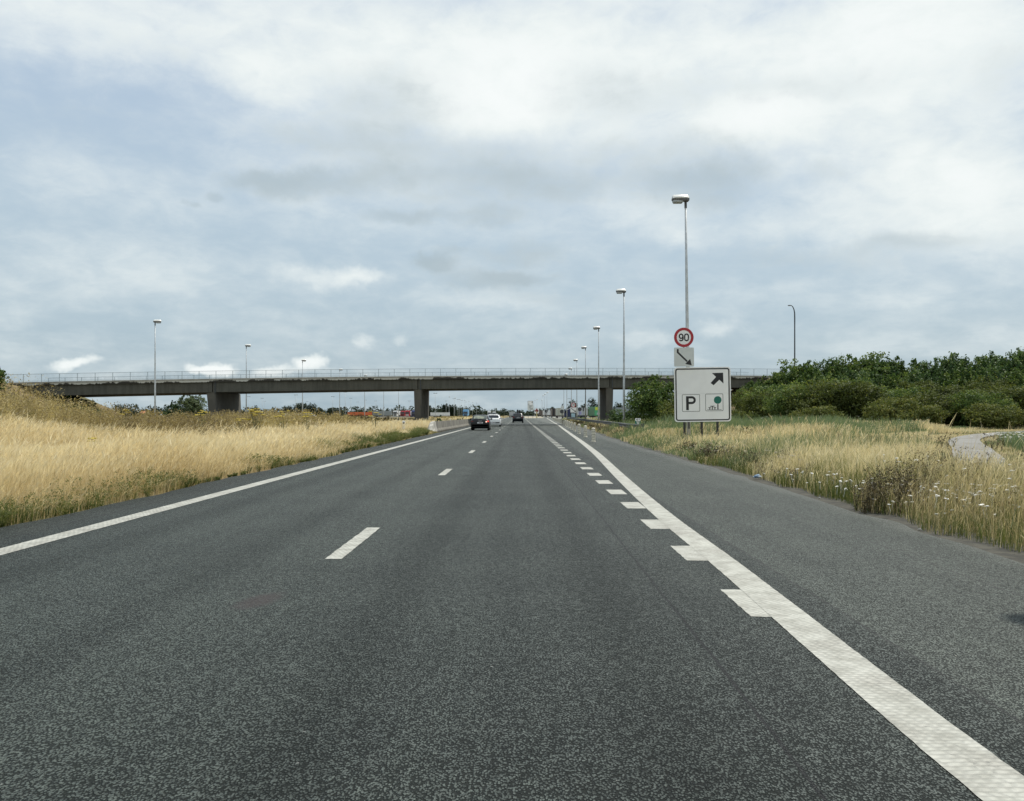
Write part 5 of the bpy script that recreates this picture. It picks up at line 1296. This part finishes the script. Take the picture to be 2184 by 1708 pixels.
cl_ = vnoise(y, 3, 4.2, 77); x = ragl(y) - .15 - .8 * r9.random(n) ** 1.6; h = (.09 + .27 * sstep(.35, .8, cl_)) * r9.uniform(.7, 1.3, n)
q, t_ = weed_plants(x, y, h, np.clip(.50 + .5 * (cl_ - .5) + r9.normal(size=n) * .12, 0, 1), np.interp(y, [9, 74], [.032, .11]), 150, slim=.6); QS.append(q); TS.append(t_)
tag(quads('green_weeds', np.concatenate(QS), np.concatenate(TS), M['green_grass']), 'low green weeds along the left asphalt edge', 'weeds', kind='stuff')


QS, TS = [], []
for y0, y1, dens, per, leaf, x0 in ((16, 40, 3.4, 80, .075, -30), (40, 70, 2.6, 64, .11, -40), (70, 120, 1.5, 46, .17, -52), (120, 260, .45, 34, .32, -27), (260, 520, .16, 26, .6, -27)):
    x, y = scatter(x0, -11 if y1 < 130 else -8.3, y0, y1, dens, lambda x, y: (x < straw_back(x, y) + .8 * (y < 130) + 5.5 * (y >= 130)) & ((x > -27.5) | (ground_z(x, y) > .35) | (x < -46)))
    big = vnoise(x, y, 11, 71); h = (.62 + .85 * big) * rng.uniform(.75, 1.2, len(x)) * (1 + .25 * sstep(60, 20, y)) * (1 - .25 * sstep(130, 150, y))
    h = np.where(ground_z(x, y) > .9, h * .75, h) * (1 - .16 * sstep(45, 70, y)) * (1 - .5 * sstep(-.20, -.145, x / y)) * (1 - .12 * sstep(-.36, -.42, x / y) * sstep(-.54, -.48, x / y)) * (1 + .16 * sstep(-.36, -.31, x / y) * sstep(-.18, -.22, x / y)) * (1 + .42 * sstep(-.47, -.56, x / y)) * rng.uniform(.8, 1.25, len(x))
    tone = np.clip(.46 + .75 * (vnoise(x, y, 7.5, 81) - .5) + .22 * sstep(-16, -24, x) * sstep(60, 30, y) + rng.normal(size=len(x)) * .08, 0, 1)
    q, t_ = weed_plants(x, y, h, tone, leaf, per); QS.append(q); TS.append(t_)
# the same weeds climb the left bank
x, y = scatter(-80, -44, 78, 150, 2.6, lambda x, y: (ground_z(x, y) > .15) & (x < -56.5) & ((x > -63) | (y < near_y(x) - .5)) & (y < near_y(x) - .5))
h = rng.uniform(.4, .95, len(x)); tone = np.clip(.17 + .6 * (vnoise(x, y, 6, 82) - .5) + rng.normal(size=len(x)) * .08, 0, 1); q, t_ = weed_plants(x, y, h, tone, .20, 40); QS.append(q); TS.append(t_)
tag(quads('tall_weeds', np.concatenate(QS), np.concatenate(TS), M['weed']), 'tall dry brown and olive weeds in the central reserve', 'weeds', kind='stuff')

# right verge
def right_ok(x, y): return (x > ragr(y) + .08 + .35 * vnoise(y, 5, .8, 12)) & (path_dist(x, y) > .70 + .5 * vnoise(x, y, 2, 13)) & ((np.abs(x - np.interp(y, [57, 75, 95, 132, 205], [7.7, 8.0, 8.4, 9.3, 10.8])) > .25) | (y < 57))
QS, TS, QG, TG, QR, TR = [], [], [], [], [], []
for y0, y1, dens, w, x1 in ((6, 15, 560, .0048, 17), (15, 26, 360, .0075, 27), (26, 44, 150, .014, 40), (44, 80, 62, .024, 58), (80, 118, 26, .04, 70), (118, 260, 7, .09, 13.5)):
    x, y = scatter(4.9, x1, y0, y1, dens, right_ok)
    zone = vnoise(x, y, 5.5, 91) * .6 + vnoise(x, y, 1.9, 92) * .4
    near = sstep(19, 9, y) * sstep(13, 7, x)                     # greener, darker plants close to the camera
    edge = sstep(0, 1.6, x - road_right(y) - .3)
    far = sstep(30, 50, y)
    hh = (.34 + .46 * edge) * (.62 + .62 * vnoise(x, y, 2.6, 93)) * rng.uniform(.65, 1.2, len(x)) * (1 + .15 * near) * np.where((x - road_right(y) < 4) & (y > 26), .78, 1) * np.where((x / y > .455) & (x / y < .62) & (y > 15) & (x > np.interp(y, [15, 31, 60, 72], [6.5, 12, 24, 36])), np.interp(y, [15, 20, 26], [.62, .42, .30]), 1)
    hh = hh * np.where((path_dist(x, y) < 6) & (y > 30) & (path_dist(x, y + 6) < 9), .42, 1) * np.where((rng.random(len(x)) < .07) & (y < 44), rng.uniform(1.2, 1.6, len(x)), 1) * (1 - .25 * sstep(28, 34, y) * sstep(46, 42, y) * (x < 11))
    pick = rng.random(len(x)); gsh = np.clip(sstep(.50, .68, zone) * .62 + near * .34 + .12 * sstep(1.3, .4, x - road_right(y) - .3) + .62 * sstep(42, 60, y) * sstep(.40, .33, x / y) * sstep(.16, .2, x / y), 0, .9)
    isg = pick < gsh; s_ = ~isg
    tone = np.clip(.50 + .40 * (vnoise(x, y, 3.7, 94) - .5) + .12 * edge - .18 * near + .25 * (vnoise(x, y, .8, 96) - .5) + rng.normal(size=len(x)) * .19, 0, 1)
    q, t_ = blades(x[s_], y[s_], hh[s_] * 1.08, w * rng.uniform(.6, 1.3, s_.sum()), tone[s_], (.08, .0), .17, (.24, w * 1.35)); QS.append(q); TS.append(t_)
    reed = isg & (vnoise(x, y, 9, 95) > .38) & (y > 24); gg = isg & ~reed
    q, t_ = blades(x[gg], y[gg], hh[gg] * .85, w * 1.5 * rng.uniform(.6, 1.4, gg.sum()), np.clip(tone[gg] + .05, 0, 1), (.06, 0), .28); QG.append(q); TG.append(t_)
    if reed.sum(): q, t_ = blades(x[reed], y[reed], hh[reed] * np.where(y[reed] > 46, 1.55, 1.15), w * 2 * rng.uniform(.6, 1.4, reed.sum()), np.clip(tone[reed] + .05, 0, 1), (.05, 0), .2); QR.append(q); TR.append(t_)
x, y = scatter(4.9, 11, 6.5, 30, 190, lambda x, y: right_ok(x, y) & (x < road_right(y) + 2.6)); w_ = np.interp(y, [6, 30], [.007, .016])
q, t_ = blades(x, y, rng.uniform(.10, .36, len(x)) * (.6 + .8 * vnoise(x, y, 1.4, 97)), w_, np.clip(.34 + .5 * (vnoise(x, y, 1.7, 98) - .5) + rng.normal(size=len(x)) * .16, 0, 1), (.04, 0), .4); QG.append(q); TG.append(t_)
tag(quads('dry_grass', np.concatenate(QS), np.concatenate(TS), M['straw_dull']), 'straw-coloured grass on the right verge below the shrubs', 'grass', kind='stuff')
tag(quads('green_grass', np.concatenate(QG), np.concatenate(TG), M['green_grass']), 'green grass mixed into the right verge', 'grass', kind='stuff')
tag(quads('reed_grass', np.concatenate(QR), np.concatenate(TR), M['reed']), 'blue-green reedy grass behind the parking sign', 'grass', kind='stuff')

# dark seed-head weeds on the right verge, as one thicket mass
QS, TS = [], []
for cx, cy, rx, ry, n, h, leaf, per in ((6.5, 14.4, 1.1, 1.0, 26, .74, .036, 130), (7.8, 14.8, 1.6, 1.2, 26, .70, .036, 120), (5.9, 19.5, .5, 3.0, 30, .34, .04, 60), (6.3, 30, .6, 5.0, 40, .46, .06, 60), (6.5, 24, .8, 2.5, 22, .5, .055, 60), (8.8, 18.5, 1.2, 1.2, 16, .62, .045, 80), (9.6, 16.5, 2.2, 1.3, 18, .62, .05, 70), (7.2, 27, 1.6, 3.5, 24, .48, .07, 46), (11.5, 22, 3.0, 1.5, 24, .6, .06, 60), (12.5, 46, 3.5, 4, 34, .8, .10, 44), (16, 37, 4, 1.5, 30, .7, .09, 44), (16.5, 66, 5, 8, 44, 1.0, .16, 44), (9.5, 39.6, 1.5, 1, 12, .6, .08, 40), (8.6, 12.2, 1.8, 1.0, 18, .60, .036, 90), (6.6, 11.2, .9, 1.0, 16, .46, .032, 80), (7.4, 13.0, 1.2, .8, 18, .62, .034, 100), (9.0, 14.0, 1.4, .9, 16, .66, .038, 90), (10.5, 19.5, 2.2, 1.2, 18, .66, .045, 80)):
    a = rng.uniform(0, 6.28, n); r = np.sqrt(rng.random(n)); x = cx + np.cos(a) * r * rx; y = cy + np.sin(a) * r * ry; m_ = right_ok(x, y); x, y = x[m_], y[m_]
    q, t_ = weed_plants(x, y, h * rng.uniform(.75, 1.15, len(x)), np.clip(.45 + rng.normal(size=len(x)) * .2, 0, 1), leaf, per, slim=.26); QS.append(q); TS.append(t_)
# brown stalks below the guardrail
x, y = scatter(6.1, 9.6, 58, 205, 1.3, lambda x, y: (x > road_right(y) + .3) & (x < np.interp(y, [57, 75, 95, 132, 205], [7.6, 7.9, 8.3, 9.2, 10.7])))
q, t_ = weed_plants(x, y, rng.uniform(.35, .6, len(x)), np.clip(.55 + rng.normal(size=len(x)) * .2, 0, 1), .11, 36, slim=.4); QS.append(q); TS.append(t_)
tag(quads('seedhead_weeds', np.concatenate(QS), np.concatenate(TS), M['mug']), 'dark brown seed-head weeds scattered over the right verge', 'weeds', kind='stuff')

t = thing('mugwort_bush', 'dense dark bush of dead stems at the right asphalt edge', 'weed bush', (5.62, 13.55, 0))
n = 46; a = rng.uniform(0, 6.28, n); r = rng.random(n) ** .8 * .62; hb = (.86 - .75 * r) * rng.uniform(.7, 1.1, n)
V, T = weed_plants(np.cos(a) * r, np.sin(a) * r * .8, hb, np.clip(.42 + rng.normal(size=n) * .2, 0, 1), .036, 110, np.zeros(n) - .03, .24); quads('dead_stems', V, T, M['mug'], t)


def umbels(spots, name, m, label, cat, size=.052):
    mb = MB()
    for x, y, h in spots:
        z = float(ground_z(np.array(x), np.array(y))); p = Vector((x + .04 * random.uniform(-1, 1), y, z + h)); mb.tube([(x, y, z + h * .55), p], .0025, 4, False)
        s = size * random.uniform(.6, 1.2)
        for k in range(3):
            a = random.uniform(0, 6.28); d = s * random.uniform(.1, .5); c = p + Vector((math.cos(a) * d, math.sin(a) * d, random.uniform(-.008, .008)))
            mb.lathe([(s * .20, -.004), (s * .42, .001), (s * .30, .006), (.004, .008)], 7, c)
    return tag(mb.build(name, m), label, cat, kind='stuff')
sp = []
while len(sp) < 240:
    u = random.random()
    if u < .62: x, y, h = random.gauss(6.55, .55), random.gauss(13.2, 1.1), random.uniform(.2, .42)
    elif u < .82: x, y, h = random.gauss(5.75, .35), random.gauss(15, 3.0), random.uniform(.15, .45)
    else: x, y, h = random.uniform(6.5, 9.5), random.uniform(11, 17), random.uniform(.45, .7)
    if x > 5.25 and y > 8.5: sp.append((x, y, h))
umbels(sp, 'yarrow_flowers', M['white_fl'], 'flat white yarrow heads in the near right verge', 'flowers')
umbels([(random.uniform(5.8, 7.4), random.uniform(20, 33), random.uniform(.3, .55)) for _ in range(55)] + [(random.uniform(9, 13), random.uniform(60, 74), random.uniform(.8, 1.1)) for _ in range(16)], 'faded_yarrow', mat('faded_flower_heads', (.42, .37, .27), .8), 'faded buff yarrow heads further along the right verge', 'flowers', .085)
umbels([(random.uniform(22, 42), random.uniform(84, 92), random.uniform(.9, 1.3)) for _ in range(60)], 'wild_carrot_flowers', M['white_fl'], 'white wild carrot flowers along the foot of the shrub bank', 'flowers', .17)
umbels([(20.6 + random.uniform(-.2, 5.5), 34 + random.uniform(0, 7), random.uniform(.45, .65)) for _ in range(260)], 'pale_flower_patch', M['white_fl'], 'patch of pale flowers on the far side of the service path', 'flowers', .09)
# dense green patch inside the bend of the path
x, y = scatter(19, 40, 33, 52, 60, lambda x, y: (path_dist(x, y) > 1.7) & (x > np.interp(y, PF[:, 1], PF[:, 0])))
q, t_ = blades(x, y, rng.uniform(.3, .62, len(x)), np.full(len(x), .03), np.clip(.5 + rng.normal(size=len(x)) * .2, 0, 1), (.05, 0), .3)
tag(quads('meadow_plants', q, t_, M['reed']), 'dense green plants inside the bend of the service path', 'plants', kind='stuff')


def ragwort(label, p, h, n, loc_z):
    t = thing('ragwort_plant', label, 'plant', (p.x, p.y, loc_z), 0, 'yellow ragwort plants')
    mb = MB(); fl = MB(); V = []
    for k in range(n):
        a = random.uniform(0, 6.28); d = h * random.uniform(.05, .28); top = Vector((math.cos(a) * d, math.sin(a) * d, h * random.uniform(.82, 1.05)))
        mb.tube([(0, 0, 0), (top.x * .5, top.y * .5, top.z * .6), top], [.012, .009, .006], 5, False)
        for j in range(6):
            b = random.uniform(0, 6.28); c = top + Vector((math.cos(b), math.sin(b), .15)) * random.uniform(.02, .13); fl.lathe([(.02, -.015), (.05, 0), (.035, .02), (.005, .028)], 6, c)
    st = mb.build('stems', M['stem_green'], t); fl.build('flower_heads', M['yellow'], t)
    a = rng.random(60); P = np.stack([rng.normal(size=60) * .1 * h, rng.normal(size=60) * .1 * h, a * h * .8], 1); N = rng.normal(size=(60, 3)); N /= np.linalg.norm(N, axis=1, keepdims=True)
    quads('leaves', leaf_quads(P, N, rng.uniform(.08, .16, 60), .3), rng.random(60), M['green_grass'], t)
for vx, vy, Y, n, lb in ((266, 880, 42, 6, 'ragwort left of the first street lamp on the left'), (432, 881, 44, 7, 'ragwort leaning against the foot of the broad left pier'), (548, 878, 43, 14, 'biggest yellow ragwort clump right of the broad left pier'), (606, 882, 45, 8, 'ragwort left of the round tree clump'), (656, 883, 46, 7, 'ragwort in front of the right part of the tree clump'), (800, 882, 60, 8, 'ragwort in front of the grey trailer'),
                         (297, 958, 24, 5, 'small ragwort standing in the pale grass, left one'), (352, 955, 25, 5, 'faded ragwort standing in the pale grass, right one'), (202, 942, 27, 2, 'tiny ragwort at the left of the pale grass'), (516, 893, 43, 5, 'low ragwort between the left pier and the second lamp')):
    p = at(vx, vy, Y); gz = float(ground_z(p.x, Y)); ragwort(lb + ' in the central reserve' if 'pale' not in lb else lb, p, max(.35, p.z - gz + .08), n, gz)

# litter at the right edge of the asphalt
t = thing('plastic_litter', 'crumpled blue and white plastic wrapper at the right asphalt edge', 'litter', (5.36, 20.2, .03))
r_ = random.Random(5); mb = MB(); ring = lambda s, z: [(math.cos(a) * s * r_.uniform(.6, 1.2), math.sin(a) * s * .7 * r_.uniform(.6, 1.2), z + r_.uniform(-.015, .015)) for a in np.linspace(0, 6.28, 9, endpoint=False)]
mb.loft([ring(.05, 0), ring(.10, .02), ring(.07, .05), ring(.03, .07)]); mb.build('wrapper', mat('blue_wrapper', (.10, .22, .38), .35, 0, scale=14, col2=(.42, .46, .48)), t)
for x, y, lb in ((5.15, 15.4, 'small white stone chip near the dark bush'), (5.0, 11.2, 'small white stone chip at the near right asphalt edge'), (5.2, 18.2, 'small white stone chip close to the blue wrapper')):
    mb = MB(); mb.loft([ring(.02, .0), ring(.045, .02), ring(.02, .045)]); o = mb.build('stone_chip', M['conc_light']); o.scale = (.55, .55, .5); o.location = (x, y, .006); tag(o, lb, 'stone', 'pale stone chips by the asphalt edge')


# ------------------------------------------------------------------ sky, sun, camera
SUNV = Vector((.36, .42, 1.0)).normalized()
sel = math.asin(SUNV.z); srot = math.atan2(SUNV.x, SUNV.y)
w = bpy.data.worlds.new('World'); sc.world = w; w.use_nodes = True
nt = w.node_tree; nt.nodes.clear(); g = G(nt)
sky = g.n('ShaderNodeTexSky', sky_type='NISHITA', sun_disc=False, sun_elevation=sel, sun_rotation=srot, altitude=10, air_density=1.0, dust_density=2.5, ozone_density=1.0)
d = g.n('ShaderNodeTexCoord').outputs['Generated']
sx = g.n('ShaderNodeSeparateXYZ', i={0: d}); X_, Y_, Z_ = sx.outputs
az = g.math('ARCTAN2', X_, Y_); el = g.math('ARCSINE', Z_)
zz = g.math('ADD', g.math('MAXIMUM', Z_, 0.0), .17)
flat = g.n('ShaderNodeCombineXYZ', i={0: g.math('DIVIDE', X_, zz), 1: g.math('DIVIDE', Y_, zz), 2: 0.0}).outputs[0]    # cloud layer seen in perspective
ang = g.n('ShaderNodeCombineXYZ', i={0: az, 1: el, 2: 0.0}).outputs[0]
wn = g.n('ShaderNodeTexNoise', i={'Vector': ang, 'Scale': 9.0, 'Detail': 5.0, 'Roughness': .62})
wv = g.n('ShaderNodeVectorMath', operation='SUBTRACT', i={0: wn.outputs['Color'], 1: (.5, .5, .5)})
wm = g.n('ShaderNodeVectorMath', operation='MULTIPLY', i={0: wv.outputs[0], 1: (.11, .06, 0)})
angw = g.n('ShaderNodeVectorMath', operation='ADD', i={0: ang, 1: wm.outputs[0]}).outputs[0]


def blob(vx, vy, rx, ry, wt):
    """soft cloud patch at a fixed direction in the sky"""
    a = math.atan2(vx - VX, F); e = math.atan2(VY - vy, math.hypot(F, vx - VX)); sa, se = F / rx, F / ry
    m_ = g.n('ShaderNodeVectorMath', operation='MULTIPLY_ADD', i={0: angw, 1: (sa, se, 0), 2: (-a * sa, -e * se, 0)})
    ln = g.n('ShaderNodeVectorMath', operation='LENGTH', i={0: m_.outputs[0]}).outputs['Value']
    return g.smooth(ln, .15, 1.0, wt, 0.)
def total(lst):
    s = None
    for b in lst:
        v = blob(*b); s = v if s is None else g.math('ADD', s, v)
    return s


angs = g.n('ShaderNodeVectorMath', operation='MULTIPLY', i={0: ang, 1: (1, 2.0, 0)}).outputs[0]
n_big = g.noise(flat, .85, 7, .60, dist=.35); n_mid = g.noise(flat, 2.8, 7, .62, dist=.5); n_ang = g.noise(angs, 6., 7, .62, dist=.3); n_fine = g.noise(angs, 24., 5, .6, dist=.4)
def mad(lst):
    s = None
    for n, k in lst:
        v = g.math('MULTIPLY', g.math('SUBTRACT', n, .5), k); s = v if s is None else g.math('ADD', s, v)
    return s
# layer 1: hazy blue between the clouds
base = g.ramp(g.math('MULTIPLY', el, 1 / .62), [(0, (.375, .495, .57)), (.12, (.425, .545, .625)), (.33, (.48, .60, .69)), (.6, (.455, .575, .715)), (1, (.44, .56, .74))])
base10 = g.n('ShaderNodeVectorMath', operation='MULTIPLY', i={0: base, 1: (10., 10., 10.)}).outputs[0]
base10 = g.mix(.15, base10, sky.outputs[0])
# layer 2: white veil and cloud
white = total([(1000, 170, 800, 330, .42), (1050, 215, 230, 105, .42), (980, 120, 420, 110, .22), (1650, 130, 800, 280, .44), (1610, 255, 190, 75, .42), (2020, 260, 520, 360, .52), (2010, 350, 190, 80, .34), (1800, 60, 520, 110, .22), (450, 40, 640, 160, .40), (555, 165, 170, 70, .32), (120, 40, 380, 120, .25),
               (1400, 440, 210, 85, .42), (1480, 500, 120, 40, .25), (1820, 470, 330, 80, .26), (2120, 450, 200, 120, .28), (700, 600, 150, 34, .42), (765, 594, 60, 24, .3), (160, 774, 56, 17, .95), (466, 771, 46, 22, 1.2), (420, 774, 44, 15, .9), (590, 778, 46, 16, .7), (676, 774, 44, 21, .9), (620, 790, 150, 14, .3), (795, 722, 34, 20, .34), (870, 722, 28, 14, .26), (1520, 697, 90, 32, .45), (1380, 728, 80, 30, .28), (260, 400, 520, 90, .16), (1000, 640, 260, 40, .22), (1010, 585, 160, 40, .12),
               (200, 560, 520, 70, .14), (1080, 500, 600, 60, .12), (1750, 640, 460, 50, .14), (1050, -320, 1600, 300, .40)])
wsum = g.math('ADD', g.math('ADD', white, mad([(n_big, 1.15), (n_ang, .62), (n_mid, .28), (n_fine, .55)])), .13); wsum = g.math('ADD', wsum, g.smooth(Y_, -.6, .15, .45, 0.))  # extra white added to the sky behind the camera, brightens shaded sides
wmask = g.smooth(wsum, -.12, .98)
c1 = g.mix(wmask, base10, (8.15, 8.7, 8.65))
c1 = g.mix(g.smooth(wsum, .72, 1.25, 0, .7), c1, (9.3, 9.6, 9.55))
# layer 3: grey undersides
grey = total([(640, 388, 230, 50, .60), (560, 372, 130, 24, .2), (830, 365, 150, 40, .25), (1000, 345, 420, 100, .42), (1180, 400, 340, 60, .34), (1500, 395, 200, 75, .55), (1440, 320, 300, 80, .34), (1310, 190, 300, 80, .40), (830, 205, 280, 120, .36), (700, 290, 260, 60, .3), (460, 408, 34, 18, .5), (410, 422, 28, 16, .45), (850, 460, 150, 32, .45), (1060, 465, 150, 32, .38), (950, 440, 260, 50, .2), (905, 563, 80, 36, .75), (1040, 600, 160, 40, .5), (1130, 590, 120, 24, .4), (945, 530, 60, 24, .4), (1110, 535, 170, 44, .4), (1000, 575, 260, 70, .2), (1200, 640, 320, 30, .28), (1800, 560, 300, 50, .20), (1980, 512, 220, 36, .36), (1760, 385, 90, 40, .3), (1730, 185, 320, 60, .30), (2140, 150, 150, 80, .25), (1560, 540, 360, 50, .18), (150, 240, 330, 90, .14), (330, 100, 300, 70, .14)])
gmask = g.smooth(g.math('ADD', grey, mad([(n_mid, .5), (n_ang, .5), (n_fine, .6)])), .06, .85, 0, .74)
c2 = g.mix(gmask, c1, (4.05, 4.9, 5.35))
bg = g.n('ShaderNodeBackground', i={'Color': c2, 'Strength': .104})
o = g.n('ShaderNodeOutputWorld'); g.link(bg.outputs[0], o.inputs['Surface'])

su = bpy.data.lights.new('sun', 'SUN'); su.energy = 4.9; su.angle = R(.55); su.color = (1, .945, .85)
so = bpy.data.objects.new('sun', su); COL.objects.link(so); so.rotation_euler = (-SUNV).to_track_quat('-Z', 'Y').to_euler(); so.location = (30, 30, 60)

cam = bpy.data.cameras.new('camera'); co = bpy.data.objects.new('camera', cam); COL.objects.link(co)
cam.sensor_width = 36; cam.lens = F / 2183 * 36; cam.clip_start = .05; cam.clip_end = 20000
cam.shift_x = -(VX - 1091.5) / 2183; cam.shift_y = (VY - 854) / 2183
co.location = (0, 0, CH); co.rotation_euler = (R(90), 0, 0); sc.camera = co
vs = sc.view_settings; sc.display_settings.display_device = 'sRGB'; vs.view_transform = 'Standard'; vs.look = 'None'; vs.exposure = 0; vs.gamma = 1; vs.use_curve_mapping = False
sc.cycles.max_bounces = 6; sc.cycles.diffuse_bounces = 3; sc.cycles.transmission_bounces = 4; sc.cycles.transparent_max_bounces = 4
